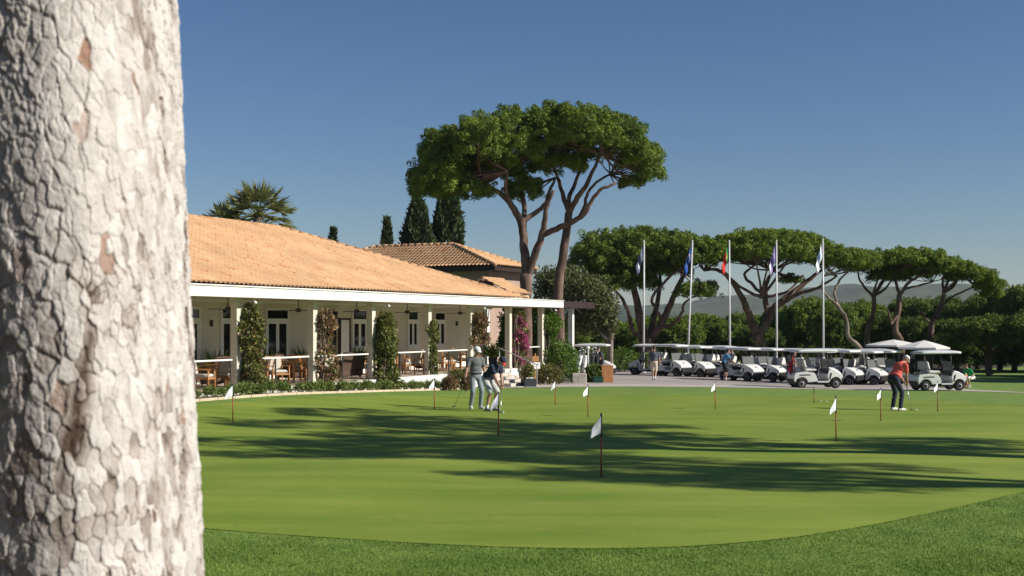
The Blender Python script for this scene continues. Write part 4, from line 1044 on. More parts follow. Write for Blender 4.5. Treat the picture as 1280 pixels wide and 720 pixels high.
    Fq = np.stack([idx[:-1], nx_[:-1], nx_[1:], idx[1:]], -1).reshape(-1, 4)
    me = mesh_np('trunk', V, Fq, smooth=True)
    proud = np.clip(0.50 + 0.40 * lv1 + 0.16 * lv3 + 0.9 * (broad - .47) + .5 * (fbm(30, 20, 91, 3) - .45) - 0.20 * crk - 0.45 * fur - .24 * small * (1 - ss(e2 / .14)), 0, 1)
    ca = me.color_attributes.new('plate', 'FLOAT_COLOR', 'POINT')
    C4 = np.stack([proud, np.clip(idr, 0, 1), broad, np.ones_like(h)], -1).astype(np.float32); ca.data.foreach_set('color', C4.ravel())
    link('trunk', me, M['barkfg'], root)
    lim = MB()
    lob = [((-1.6, 1.0, 11.2), (3.2, 3.0, 1.2)), ((1.4, -0.6, 11.6), (3.0, 3.0, 1.2)), ((0, 2.4, 12.0), (3.0, 2.6, 1.2)), ((-.4, -2.2, 11.4), (2.8, 2.4, 1.1))]
    for c, r in lob:
        limb(lim, [(-.1, 0, 8.2), (c[0] * .4 - .05, c[1] * .4, 9.4), (c[0] * .85, c[1] * .85, c[2] - .4)], [.24, .16, .08])
        twigs(lim, (c[0] * .8, c[1] * .8, c[2] - .5), .08, [(c[0] + random.uniform(-1.5, 1.5), c[1] + random.uniform(-1.5, 1.5), c[2]) for _ in range(4)])
    lim.build('limbs', M['bark'], root)
    link('crown', crown_mesh('crown', lob, puff=0.5, per=20, dens=.7), M['pine'], root)
big_trunk()

# ================================================================== SMALL PLANTS
def leaf_cloud(C, size, w, up=0.4, out=None, jit=.35, tint=None):
    D = unit(len(C)) + np.array([0, 0, up])
    if out is not None: D = D + out
    return leaves(C, D, size, w, jit, tint)

def vine(s, lab, z_lo, z_hi, rs, ry, m='vine', mix=None, n=2600, ds=0.30, dy=-0.16, thin=0.0, name='climbing_vine'):
    """climber wrapped round a column; bulges outward and to the sunny side"""
    o = B2W(s + ds, 0.17 + dy, 0.0); root = empty(name, o, BR, lab, 'climbing plant', 'climbers on the veranda columns')
    def cloud(n, rmul=1.0, zl=z_lo, zh=z_hi):
        z = RNG.uniform(zl, zh, n); th = RNG.uniform(0, 2 * PI, n); 
        lump = 0.72 + 0.20 * np.sin(z * 4.2 + s) + 0.18 * np.sin(th * 3 + z * 2.6 + s * 2) + 0.12 * np.sin(z * 11 + th * 2)
        tp = np.clip((zh + .1 - z) / 0.5, 0.25, 1) ** .5
        r = RNG.uniform(0.55, 1.06, n) ** 0.6 * lump * tp * rmul
        keep = RNG.uniform(0, 1, n) > thin * (0.5 + 0.5 * np.sin(z * 3 + s * 5))
        return np.stack([rs * r * np.cos(th), ry * r * np.sin(th), z], 1)[keep], np.stack([np.cos(th), np.sin(th), 0 * z], 1)[keep]
    C, Dn = cloud(n); V, Fq, T = leaf_cloud(C, 0.13, 0.10, .1, Dn * .8)
    link('foliage', mesh_np('foliage', V, Fq, T), M[m], root)
    if mix:
        for mm, nn, a, b in mix:
            C, Dn = cloud(nn, 1.05, a, b); kk = np.sin(C[:, 2] * 6 + C[:, 0] * 7 + s) + RNG.normal(size=len(C)) * .5 > 0.1
            if kk.sum() < 5: continue
            V, Fq, T = leaf_cloud(C[kk], 0.11, 0.10, .1, Dn[kk] * .8); link('blossom' if mm == 'pink' else 'reddish_foliage', mesh_np('foliage', V, Fq, T), M[mm], root)
    mb = MB()
    for k in range(4):
        a = k * 1.6; limb(mb, [(-ds + .1 * math.cos(a), .1 * math.sin(a) - .1, z_lo), (-ds * .5 + .1 * math.sin(a), .12 * math.cos(a), (z_lo + z_hi) * .45), (-ds * .6, .05 * k - .1, z_hi - .15)], [.025, .02, .012], 6, .03)
    mb.build('stems', M['barkgrey'], root)
vine(CS[3], 'thick mixed green and rusty climber on the first column right of the big trunk', -.45, 2.62, .46, .36, mix=[('vinered', 1300, .3, 2.4)], n=3000, ds=.36, dy=-.36)
vine(CS[4], 'sparse reddish climber leaving the white column edge bare, second veranda column', -.5, 2.5, .42, .36, 'vinered', mix=[('vine', 1500, -.5, 1.4)], n=1600, ds=.42, dy=-.34, thin=.7)
vine(CS[5], 'fullest yellow green climber covering the third veranda column', -.5, 2.45, .56, .45, n=4200, ds=.42, dy=-.42)
vine(CS[6], 'dense dark leaved climber on the fourth column, left of the golfer in the white cap', -.6, 2.15, .26, .22, n=1900, ds=.15, dy=-.16)
vine(CS[7], 'climber with rusty hanging head of leaves above the golfer in the white cap', 1.15, 2.5, .60, .42, 'vinered', mix=[('vine', 800, 1.2, 2.4), ('pink', 160, 1.2, 2.2)], n=1500, ds=.40, dy=-.3, thin=.3)
vine(CS[8], 'pink flowering bougainvillea climbing the column beside the steps', -.8, 2.65, .50, .45, mix=[('pink', 5200, -.7, 2.5), ('vinered', 700, -.8, .6)], n=2600, ds=.75, dy=-.25, name='bougainvillea')
vine(CS[9], 'dark green climber on the column between bougainvillea and the corner', .2, 2.6, .70, .55, 'hedge', n=3000, ds=.75, dy=-.2)

def bush(name, px, py, wpx, hpx, Y, m, lab, cat, group=None, n=2600, leaf=.11, seedy=0):
    g = GX(px, Y) if py is None else Vector(((px - 640) / F * Y, Y, float(G((px - 640) / F * Y, Y))))
    R_ = wpx / 2 * Y / F; hh = hpx * Y / F
    root = empty(name, g, 0, lab, cat, group)
    C = lobe_points((0, 0, hh * .42), (R_, R_ * .9, hh * .58), n, -.75, (.62, 1.04), .13)
    C = C[C[:, 2] > .02]; cl = np.clip(.5 + .35 * np.sin(C[:, 0] * 8 + seedy) * np.cos(C[:, 2] * 9) + RNG.normal(size=len(C)) * .2, 0, 1)
    V, Fq, T = leaf_cloud(C, leaf, leaf * .62, .35, C / (np.linalg.norm(C, axis=1)[:, None] + .01) * .7, tint=cl)
    link('foliage', mesh_np('foliage', V, Fq, T), M[m], root)
    mb = MB()
    for k in range(5):
        a = k * 1.26; limb(mb, [(.03 * math.cos(a), .03 * math.sin(a), -.03), (R_ * .3 * math.cos(a), R_ * .3 * math.sin(a), hh * .4), (R_ * .55 * math.cos(a), R_ * .55 * math.sin(a), hh * .75)], [.02, .015, .008], 5, .01)
    mb.build('stems', M['barkgrey'], root)
    return root
bush('hedge_shrub', 702, 1, 42, 52, 57.5, 'hedge', 'large bright green rounded bush at the clubhouse corner below the dark climber', 'bush', n=5200, leaf=.10)
bush('hedge_shrub', 686, 1, 32, 25, 55.5, 'shruby', 'low yellowish clipped bush in front of the large bright green one', 'bush', n=2600, leaf=.09, seedy=2)
bush('hedge_shrub', 743, 1, 24, 22, 58.5, 'shrub', 'dark leafy bush behind the slim grey post and golf bags', 'bush', n=2400, leaf=.10, seedy=3)
bush('hedge_shrub', 722, 1, 16, 18, 60.5, 'shrub', 'dark bush between the corner column and the golf bags', 'bush', n=1500, leaf=.10, seedy=4)
bush('hedge_shrub', 776, 1, 44, 30, 80, 'hedge', 'low green bush under the trunk of the grey green tree', 'bush', n=2400, leaf=.14, seedy=5)
bush('hedge_shrub', 812, 1, 40, 22, 84, 'shrub', 'low bush at the foot of the fat based pine', 'bush', n=2000, leaf=.14, seedy=6)
bush('hedge_shrub', 745, 1, 40, 34, 82, 'shrub', 'shady bush behind the cart with the man in black', 'bush', n=2000, leaf=.14, seedy=7)
bush('ornamental_shrub', 573, 1, 36, 24, 49.5, 'shruby', 'spreading brownish green shrub between the pale boulders and the veranda', 'bush', n=2600, leaf=.09, seedy=8)
bush('ornamental_shrub', 562, 1, 20, 17, 47.6, 'vinered', 'small rusty shrub left of the pale boulders', 'bush', n=1500, leaf=.08, seedy=9)
bush('ornamental_shrub', 583, 1, 13, 20, 46.6, 'vinered', 'thin dry bronze shrub beside the boulders by the golfer', 'bush', n=900, leaf=.08, seedy=1)

for px, w_, h_, lab in [(640, 34, 92, 'tall dark shrub behind the bougainvillea column, left of two'), (672, 40, 100, 'tall dark shrub behind the end of the veranda, right of two')]:
    bush('hedge_shrub', px, 1, w_, h_, 72, 'pinedark', lab, 'bush', n=4200, leaf=.20, seedy=px)

# low shrubs along the bed: a few kinds, copied
skinds = []
for kd in range(4):
    C = lobe_points((0, 0, .20), (.27, .27, .24), 620, -.7, (.3, 1.05), .2); C = C[C[:, 2] > .0]
    V, Fq, T = leaf_cloud(C, .12, .035, .9, C * np.array([2, 2, 0])); skinds.append(mesh_np('low_shrub', V, Fq, T))
bedn = 36
side = ['at the trunk end of the bed', 'near the trunk end of the bed', 'below the first vine column', 'between the first two vine columns', 'below the second vine column', 'left of the fullest climber', 'below the fullest climber', 'right of the fullest climber', 'below the dark leaved climber', 'at the boulder end of the bed']
for k in range(bedn):
    f_ = k / (bedn - 1); p = (E0 - dEu * 1.2).lerp(E1, f_ * .93) + Vector((-dEu.y, dEu.x, 0)) * random.uniform(.25, .5)
    o = link('low_shrub', skinds[k % 4], None); o.location = on(p, .02); sc = random.uniform(.6, .92); o.scale = (sc, sc, sc * random.uniform(.85, 1.15)); o.rotation_euler = (0, 0, random.uniform(0, 6))
    if len(o.data.materials) == 0: o.data.materials.append(M['shrub'])
    tag(o, 'low green shrub in the kerbed bed ' + side[min(9, int(f_ * 10))], 'shrub', 'low shrubs along the veranda bed')
# boulders
for px, py, r, lab in [(597, 483, .50, 'largest pale boulder behind the golfer in the white cap'), (580, 484.5, .30, 'small pale boulder at the end of the low shrub bed'), (608, 482, .32, 'pale boulder between the two golfers and the steps')]:
    p = GP(px, py); p.y += 1.0; p.x += .1; mb = MB(); mb.ell((0, 0, 0), (r, r * .8, r * .75), None, 16, 10)
    mb.v = [tuple(Vector(v) * (1 + .16 * math.sin(v[0] * 9 + px) + .13 * math.sin(v[1] * 11 + v[2] * 7 + px))) for v in mb.v]
    o = mb.build('boulder', M['stone']); o.location = on(p, r * .4); tag(o, lab, 'boulder', 'pale boulders by the bed')

# blades of the longer grass in front of the green
def near_grass():
    inside = o2
    def in_poly(P):
        x, y = P[:, 0], P[:, 1]; c = np.zeros(len(P), bool); n = len(inside); j = n - 1
        for i in range(n):
            xi, yi = inside[i]; xj, yj = inside[j]
            m_ = ((yi > y) != (yj > y)) & (x < (xj - xi) * (y - yi) / (yj - yi + 1e-12) + xi); c ^= m_; j = i
        return c
    n = 520000; y = 8.2 + (RNG.uniform(0, 1, n) ** 1.6) * 16; x = RNG.uniform(-.42, .62, n) * y + RNG.uniform(-1.5, 2.0, n)
    P = np.stack([x, y], 1); k = ~in_poly(P); P = P[k]
    z = G(P[:, 0], P[:, 1]); B = np.stack([P[:, 0], P[:, 1], z], 1); n = len(B)
    D = np.stack([RNG.normal(size=n) * .45, RNG.normal(size=n) * .45, np.ones(n)], 1)
    D /= np.linalg.norm(D, axis=1)[:, None]; S = np.cross(D, unit(n)); S /= np.linalg.norm(S, axis=1)[:, None]
    hgt = .024 * RNG.uniform(.5, 1.25, (n, 1)) * (1 + .25 * np.sin(P[:, :1] * 1.7) * np.cos(P[:, 1:] * 2.3)); w = .0040
    V = np.stack([B - S * w, B + S * w, B + D * hgt], 1).reshape(-1, 3); Fq = np.arange(3 * n).reshape(n, 3)
    tint = np.repeat(np.clip(RNG.normal(.5, .22, n), 0, 1), 3)
    tag(link('grass', mesh_np('grass', V, Fq, tint), M['blade']), kind='stuff')
near_grass()
# ================================================================== TERRACE FURNITURE
def chair_proto():
    root = empty('armchair', (0, 0, 0))
    for sx in (-1, 1):
        for sy, zt in ((1, .62), (-1, .62)):
            MB().tube([(sx * .30, sy * .30, 0), (sx * .29, sy * .28, zt)], [.020, .024], 6).build('leg', M['teak'], root)
        MB().box((sx * .29 - .03, -.34, .615), (sx * .29 + .03, .33, .645), bev=.008).build('armrest', M['teak'], root)
    f = MB(); f.box((-.27, -.29, .33), (.27, -.25, .39)); f.box((-.27, .25, .33), (.27, .29, .39)); f.box((-.275, -.25, .34), (-.235, .25, .385)); f.box((.235, -.25, .34), (.275, .25, .385))
    f.build('seat_frame', M['teak'], root)
    MB().box((-.25, -.28, .392), (.25, .27, .50), bev=.035).build('seat_cushion', M['cush'], root)
    b = MB()
    T = Matrix.Translation((0, .27, .40)) @ Matrix.Rotation(math.radians(-14), 4, 'X')
    b.box((-.29, -.02, 0), (-.245, .02, .56), T); b.box((.245, -.02, 0), (.29, .02, .56), T); b.box((-.245, -.018, .50), (.245, .018, .56), T)
    b.build('back_frame', M['teak'], root)
    MB().box((-.24, -.09, .08), (.24, -.022, .50), T, .03).build('back_cushion', M['cush'], root)
    return root
def wicker_proto():
    root = empty('wicker_chair', (0, 0, 0)); 
    MB().box((-.36, -.34, .10), (.36, .36, .40), bev=.05).build('seat_base', M['wicker'], root)
    T = Matrix.Translation((0, .30, .30)) @ Matrix.Rotation(math.radians(-12), 4, 'X')
    MB().box((-.37, -.06, 0), (.37, .06, .72), T, .05).build('backrest', M['wicker'], root)
    for sx in (-1, 1):
        MB().box((sx * .36 - .06, -.34, .30), (sx * .36 + .06, .30, .64), bev=.04).build('armrest', M['wicker'], root)
        for sy in (-.28, .28): MB().tube([(sx * .28, sy, 0), (sx * .28, sy, .12)], .025, 6).build('leg', M['teak'], root)
    MB().box((-.28, -.33, .402), (.28, .24, .50), bev=.035).build('seat_cushion', M['cushd'], root)
    return root
def table_proto():
    root = empty('terrace_table', (0, 0, 0))
    MB().box((-.42, -.42, .70), (.42, .42, .74), bev=.012).build('table_top', M['teak'], root)
    for sx in (-1, 1):
        for sy in (-1, 1): MB().box((sx * .35 - .03, sy * .35 - .03, 0), (sx * .35 + .03, sy * .35 + .03, .698)).build('leg', M['teak'], root)
    return root
def place(proto_fn, items, group, cat, yv):
    proto = None
    for px, y, rot, lab in items:
        o = copy_tree(proto) if proto else proto_fn()
        proto = proto or o
        s = s_at(px, y); o.location = B2W(s, y, 0.002); o.rotation_euler = (0, 0, BR + math.radians(rot)); tag(o, lab, cat, group)
place(chair_proto, [
    (253, .8, 20, 'teak armchair closest to the big trunk behind the railing'),
    (278, 1.1, 150, 'teak armchair with pale cushions left of the first vine column'),
    (327, 1.2, 200, 'teak armchair half hidden right of the first vine column'),
    (347, .75, -30, 'pale cushioned teak armchair facing forward below the double door'),
    (377, 1.3, 80, 'teak armchair left of the second vine column by the table'),
    (404, 1.2, 170, 'teak armchair behind the sparse reddish climber'),
    (453, 1.0, 60, 'teak armchair right of the dark wicker chairs'),
    (505, 1.0, 85, 'teak armchair right of the fullest climber'),
    (516, .9, -95, 'tall backed teak armchair seen side on between third and fourth column'),
    (552, .9, 85, 'teak armchair just right of the dark leaved climber'),
    (563, .9, -95, 'teak armchair seen side on left of the golfer in the white cap'),
    (576, 1.9, 20, 'teak armchair at the back near the fifth column'),
    (300, .9, -60, 'teak armchair right behind the first vine column'),
    (391, .9, 100, 'teak armchair tucked against the second column'),
    (472, 1.8, 30, 'teak armchair deep in the shade behind the third column'),
    (541, 1.6, -20, 'teak armchair in the shade behind the fourth column'),
    (334, 2.2, 60, 'teak armchair at the wall left of the double door'),
    (592, 1.0, -60, 'teak armchair partly hidden by the golfer in the white cap')], 'teak armchairs on the veranda', 'chair', 0)
place(wicker_proto, [
    (268, 2.0, 170, 'dark wicker armchair in the shade left of the first vine column'),
    (422, 1.0, 185, 'dark wicker armchair with its back to the lawn right of the second column'),
    (438, 1.1, 175, 'dark wicker armchair with its back to the lawn left of the third column'),
    (362, 2.2, 10, 'dark wicker armchair near the wall right of the double door'),
    (530, 2.2, 200, 'dark wicker armchair behind the fourth column')], 'dark wicker armchairs on the veranda', 'chair', 0)
place(table_proto, [
    (262, 1.5, 0, 'teak table behind the railing beside the big trunk'),
    (364, 1.2, 0, 'teak table between first and second vine column'),
    (446, 2.0, 0, 'teak table behind the dark wicker chairs'),
    (492, 1.4, 0, 'teak table behind the fullest climber'),
    (572, 1.2, 0, 'teak table by the fifth column')], 'teak tables on the veranda', 'table', 0)
def potted(px, y, lab, r=.34, h=.75):
    s = s_at(px, y); root = empty('potted_plant', B2W(s, y, .003), 0, lab, 'potted plant', 'potted plants along the veranda wall')
    MB().lathe([(.13, 0), (.20, .02), (.23, .36), (.21, .38), (.19, .35)], 14).build('pot', M['pot'], root)
    P = np.zeros((150, 3)); P[:, 2] = .36; D = unit(150); D[:, 2] = np.abs(D[:, 2]) + .35
    V, Fq, T = leaves(P + RNG.normal(size=P.shape) * .05, D, h, .07, .4); link('foliage', mesh_np('foliage', V, Fq, T), M['hedge'], root)
for px, y, lab in [(270, 2.8, 'dark leafy potted plant against the wall near the big trunk'), (326, 2.9, 'potted plant left of the double door'), (379, 2.9, 'potted plant right of the double door behind the second column'), (446, 2.9, 'potted plant under the wide window'), (616, 2.8, 'spiky potted plant at the end of the veranda above the steps')]:
    potted(px, y, lab)
# ceiling fans
proto = None
for px, lab in [(285, 'dark ceiling fan nearest the big trunk'), (373, 'dark ceiling fan before the second column'), (446, 'dark ceiling fan before the third column'), (509, 'dark ceiling fan above the single window'), (575, 'dark ceiling fan nearest the steps')]:
    if proto is None:
        proto = o = empty('ceiling_fan', (0, 0, 0))
        MB().lathe([(.015, -.30), (.015, 0)], 8).build('rod', M['dark'], o); MB().lathe([(.03, -.44), (.10, -.42), (.11, -.34), (.06, -.30)], 14).build('motor', M['dark'], o)
        for k in range(4): MB().box((.10, -.06, -.385), (.66, .06, -.372), Matrix.Rotation(k * PI / 2 + .3, 4, 'Z') @ Matrix.Rotation(.12, 4, 'X')).build('blade', M['dark'], o)
    else: o = copy_tree(proto)
    o.location = B2W(s_at(px, 1.6), 1.6, 2.90); o.rotation_euler = (0, 0, px * .1); tag(o, lab, 'ceiling fan', 'ceiling fans under the veranda')
proto = None
for px, lab in [(318, 'small white spotlight under the fascia above the first vine column'), (485, 'small white spotlight under the fascia above the fullest climber'), (605, 'small white spotlight under the fascia left of the steps'), (694, 'small white spotlight near the end of the white fascia')]:
    if proto is None:
        proto = o = empty('spotlight', (0, 0, 0)); MB().tube([(0, 0, 0), (0, 0, -.10)], .015, 6).build('bracket', M['white'], o)
        MB().tube([(0, .05, -.10), (0, -.06, -.22)], [.035, .05], 10).build('lamp_head', M['white'], o)
    else: o = copy_tree(proto)
    o.location = B2W(s_at(px, -.36), -.36, 2.90); o.rotation_euler = (0, 0, BR); tag(o, lab, 'spotlight', 'spotlights under the eaves')

# ================================================================== GOLF CARTS
def arc(cx, cz, r, a0, a1, n=8): return [(cx + r * math.cos(math.radians(a0 + (a1 - a0) * k / n)), cz + r * math.sin(math.radians(a0 + (a1 - a0) * k / n))) for k in range(n + 1)]
def cart_proto():
    root = empty('golf_cart', (0, 0, 0)); W_ = .57
    rear = [(-1.16, .42), (-1.17, .62), (-1.10, .74), (-.62, .80), (-.20, .74), (-.10, .60), (-.02, .34)] + [(-.44, .30)] + arc(-.80, .24, .31, 10, 170)[0:] + [(-1.13, .34)]
    bevel(MB().prism(rear, -W_, W_).build('rear_body', M['cartwhite'], root), .02)
    fr = [(.50, .30), (.44, .62), (.50, .86), (.60, .94), (.80, .88), (1.04, .76), (1.20, .64), (1.22, .54), (1.15, .47)] + arc(.84, .24, .31, 15, 165)
    bevel(MB().prism(fr, -W_, W_, narrow=lambda x, z: 1 - max(0, x - .55) * .22).build('front_cowl', M['cartwhite'], root), .025)
    sl = MB()
    for sy in (-1, 1): sl.box((-.03, sy * (W_ - .04), .29), (.50, sy * W_, .36))
    sl.build('sill', M['cartwhite'], root)
    ch = MB().box((-1.12, -.44, .20), (1.12, .44, .285)); ch.box((1.08, -.43, .25), (1.25, .43, .50), bev=.03); ch.box((-1.22, -.45, .30), (-1.172, .45, .44), bev=.02); ch.box((-.43, -.53, .285), (.50, .53, .30))
    ch.build('chassis', M['black'], root)
    da = MB().box((.40, -.52, .70), (.52, .52, .90), bev=.03); da.box((-.55, -.53, .60), (-.11, .53, .745)); da.build('dashboard', M['black'], root)
    MB().box((-.62, -.52, .82), (-.06, .52, .93), bev=.045).build('seat', M['seat'], root)
    T = Matrix.Translation((-.58, 0, .93)) @ Matrix.Rotation(math.radians(-14), 4, 'Y')
    MB().box((-.07, -.51, .02), (.06, -.01, .44), T, .05).build('backrest', M['seat'], root); MB().box((-.07, .01, .02), (.06, .51, .44), T, .05).build('backrest', M['seat'], root)
    # roof: domed slab with rounded corners
    mb = MB(); nx, ny = 16, 10; V = []; 
    for side_ in (0, 1):
        for i in range(nx + 1):
            for j in range(ny + 1):
                u = 2 * i / nx - 1; v = 2 * j / ny - 1
                x = 1.02 * u * math.sqrt(max(0, 1 - .12 * v * v)); y = .62 * v * math.sqrt(max(0, 1 - .14 * u * u)); e = max(abs(u), abs(v))
                z = (1.80 + .085 * (1 - e ** 3)) if side_ == 0 else (1.715 + .02 * (1 - e ** 2))
                V.append((x - .05, y, z + .012 * x))
    n1 = (nx + 1) * (ny + 1); Fc = []
    for i in range(nx):
        for j in range(ny):
            a = i * (ny + 1) + j; q = (a, a + ny + 1, a + ny + 2, a + 1); Fc.append(q); Fc.append(tuple(n1 + k for k in reversed(q)))
    for i in range(nx):
        a = i * (ny + 1); b = a + ny + 1; Fc.append((b, a, n1 + a, n1 + b)); a = i * (ny + 1) + ny; b = a + ny + 1; Fc.append((a, b, n1 + b, n1 + a))
    for j in range(ny):
        Fc.append((j, j + 1, n1 + j + 1, n1 + j)); a = nx * (ny + 1) + j; Fc.append((a + 1, a, n1 + a, n1 + a + 1))
    mb.add(V, Fc, True); mb.build('roof', M['cartwhite'], root)
    for sy in (-1, 1):
        MB().tube([(.52, sy * .50, .88), (.40, sy * .52, 1.77)], .019, 6).build('roof_post', M['dark'], root); MB().tube([(-.76, sy * .52, .72), (-.86, sy * .53, 1.76)], .019, 6).build('roof_post', M['dark'], root); MB().tube([(-.72, sy * .52, 1.05), (-.50, sy * .53, .98)], .015, 6).build('armrest', M['dark'], root)
    T = Matrix.Translation((.535, 0, .90)) @ Matrix.Rotation(math.radians(-8), 4, 'Y')
    MB().box((-.006, -.49, 0), (.006, .49, .46), T).build('windshield', M['shield'], root)
    sw = MB(); c = Vector((.24, .27, 1.0)); ax = Vector((-.75, 0, .66)).normalized(); e1 = Vector((0, 1, 0)); e2 = ax.cross(e1)
    sw.tube([c + (e1 * math.cos(t) + e2 * math.sin(t)) * .17 for t in np.linspace(0, 2 * PI, 17)], .016, 6); sw.tube([c, (.42, .27, .82)], .02, 6); sw.tube([c - e1 * .16, c + e1 * .16], .012, 5)
    sw.build('steering_wheel', M['black'], root)
    for sx in (-.80, .84):
        for sy in (-1, 1):
            R_ = Matrix.Translation((sx, sy * .47, .225)) @ Matrix.Rotation(PI / 2, 4, 'X')
            w = MB().lathe([(.12, -.085), (.19, -.09), (.222, -.06), (.225, 0), (.222, .06), (.19, .09), (.12, .085)], 22, T=R_).build('wheel', M['rubber'], root)
            MB().lathe([(.02, -.075), (.115, -.088), (.118, .088), (.02, .075)], 14, T=R_).build('rim', M['rim'], w)
    for sy in (-.36, .36): MB().ell((1.175, sy, .60), (.035, .085, .05)).build('headlight', M['steel'], root)
    for sy in (-1, 1):
        MB().prism([(-.92, .66), (-.42, .68), (-.36, .63), (-.90, .61)], sy * (W_ + .002), sy * (W_ + .008)).build('side_stripe', M['dark'], root)
        MB().prism([(.52, .44), (.60, .74), (.66, .74), (.58, .44)], sy * (W_ - .02), sy * (W_ + .008)).build('side_stripe', M['black'], root)
    MB().box((1.0, -.10, .775), (1.07, .10, .80), Matrix.Translation((0, 0, .012)), .01).build('badge', M['dark'], root)
    bg = MB()
    bg.tube([(-1.12, -.45, .80), (-1.14, -.45, 1.15), (-1.14, .45, 1.15), (-1.12, .45, .80)], .016, 6); bg.box((-1.16, -.46, .745), (-.84, .46, .78))
    bg.build('bag_rack', M['dark'], root)
    return root
cproto = None
CARTS = [ # px, Y, heading degrees, label
    (1018, 57.0, 5, 'white golf cart seen side on nearest the green, in front of the others'),
    (1171, 56.0, 6, 'white golf cart seen side on behind the golfer in coral red, right of the others'),
    (741, 66.0, -14, 'white golf cart behind the man in black and the golf bags'),
    (812, 73.0, 160, 'golf cart half hidden behind the walking man in beige shorts'),
    (838, 71.5, -46, 'leftmost white golf cart showing its whole bonnet, right of the walking man'),
    (868, 71.8, -46, 'white golf cart below the blue flag pole, second of the left row'),
    (899, 72.1, -46, 'white golf cart behind the man in the blue shirt'),
    (925, 66.0, -46, 'white golf cart right of the man in the blue shirt'),
    (956, 66.3, -46, 'white golf cart in the middle group below the bent pine trunk'),
    (987, 66.8, -46, 'white golf cart behind the maroon shirted person and the side on cart'),
    (946, 72.4, -46, 'back row golf cart whose roof shows left of the purple flag pole'),
    (977, 73.0, -46, 'back row golf cart whose roof shows right of the purple flag pole'),
    (1020, 63.6, -46, 'white golf cart directly behind the side on one, its bonnet showing above it'),
    (1050, 64.0, -46, 'white golf cart second from the left in the right hand row'),
    (1077, 64.4, -46, 'white golf cart third in the right hand row, left of the coral red golfer'),
    (1104, 64.8, -46, 'last white golf cart of the right hand row, touching the coral red golfer in view'),
    (862, 76.0, -46, 'back row golf cart whose roof shows between the first two bonnets of the left row'),
    (905, 76.5, -46, 'back row golf cart showing above the man in the blue shirt'),
    (1036, 69.5, -46, 'back row golf cart behind the start of the right hand row'),
    (1064, 69.9, -46, 'back row golf cart behind the middle of the right hand row'),
    (1092, 70.3, -46, 'back row golf cart below the leaning pale trunk'),
    (1008, 72.0, -46, 'back row golf cart behind the white flag pole')]
for px, Y, hd, lab in CARTS:
    o = copy_tree(cproto) if cproto else cart_proto()
    cproto = cproto or o
    g = GX(px, Y); o.location = (g.x, g.y, g.z + .014); o.rotation_euler = (0, 0, math.radians(hd + (random.uniform(-5, 5) if hd == -46 else 0))); o.scale = (1, 1, 1.0 + (random.uniform(-.03, .02) if hd == -46 else 0)); o.location.y += random.uniform(-.25, .25) if hd == -46 else 0; tag(o, lab, 'golf cart', 'white golf carts in the car park')

CARTPOS = {px: (GX(px, Y), hd) for px, Y, hd, lab in CARTS}
def golf_bag(loc, tiltdir, m, m2, lab, scale=1.0, tilt=.12):
    root = empty('golf_bag', loc, tiltdir, lab, 'golf bag', 'golf bags'); T = Matrix.Rotation(tilt, 4, 'Y') @ Matrix.Scale(scale, 4)
    MB().lathe([(.10, 0), (.125, .03), (.115, .30), (.125, .60), (.14, .80), (.145, .86), (.12, .86), (.11, .80)], 14, T=T).build('bag', M[m], root)
    MB().box((.09, -.08, .15), (.19, .08, .50), T, .03).build('pocket', M[m2], root)
    for k in range(7):
        a = k * .9; p = Vector((.07 * math.cos(a), .07 * math.sin(a), .55)); q = Vector((.10 * math.cos(a), .10 * math.sin(a), 1.0 + .08 * ((k * 3) % 4)))
        cl = MB(); cl.add(*_tr(MB().tube([p, q], .006, 5), T)); cl.add(*_tr(MB().ell(q + Vector((.03, 0, .01)), (.055, .035, .035), None, 8, 6), T), smooth=True)
        cl.build('club', M[('steel', 'dark', 'rim')[(k + len(lab)) % 3]], root)
    return root
def _tr(mb, T): return [tuple(T @ Vector(v)) for v in mb.v], mb.f
for i, (px, m, m2, lab) in enumerate([(722, 'c_white', 'dark', 'white golf bag at the left end of the rack by the corner column'), (729, 'c_white', 'c_navy', 'white and navy golf bag left of the slim grey post'), (739, 'dark', 'c_white', 'dark golf bag with pale pocket right of the slim grey post'), (745, 'c_black', 'c_maroon', 'black golf bag with red pocket in front of the man in black')]):
    g = GX(px, 59.5); golf_bag((g.x, g.y, g.z + .45), .4 * i, m, m2, lab, 1.0, .15)
rk = empty('bag_stand', GX(733, 59.5), 0, 'low dark bench carrying the row of golf bags', 'rack')
b_ = MB(); b_.box((-.65, -.18, .40), (.65, .18, .448)); b_.build('shelf', M['brown'], rk)
for sx in (-.6, .6): MB().box((sx - .04, -.15, -.05), (sx + .04, .15, .399)).build('leg', M['brown'], rk)
c0 = Vector(GX(986, 57.2)); golf_bag((13.27, 56.9, c0.z + .62), 2.6, 'c_maroon', 'c_red', 'dark red golf bag strapped to the back of the side on cart', .72, .12)
for px, m, m2, lab, sd in [(838, 'c_black', 'c_white', 'black golf bag on the back of the leftmost full bonnet cart', .2), (868, 'c_navy', 'c_white', 'navy golf bag on the second cart of the left row', -.2), (925, 'c_slate', 'c_red', 'slate golf bag on the cart right of the man in blue', .2), (956, 'c_white', 'c_black', 'white golf bag on the cart below the bent pine trunk', -.2), (1050, 'tan', 'c_black', 'tan golf bag on the second cart of the right hand row', .2), (1077, 'c_black', 'c_red', 'black golf bag on the third cart of the right hand row', -.2), (1104, 'c_blue', 'c_white', 'blue golf bag on the last cart of the right hand row', .2)]:
    g_, hd_ = CARTPOS[px]; a_ = math.radians(hd_); q_ = Vector((-1.02 * math.cos(a_) - sd * math.sin(a_), -1.02 * math.sin(a_) + sd * math.cos(a_), .80)); golf_bag(tuple(g_ + q_), a_ + PI, m, m2, lab, .66, .10)
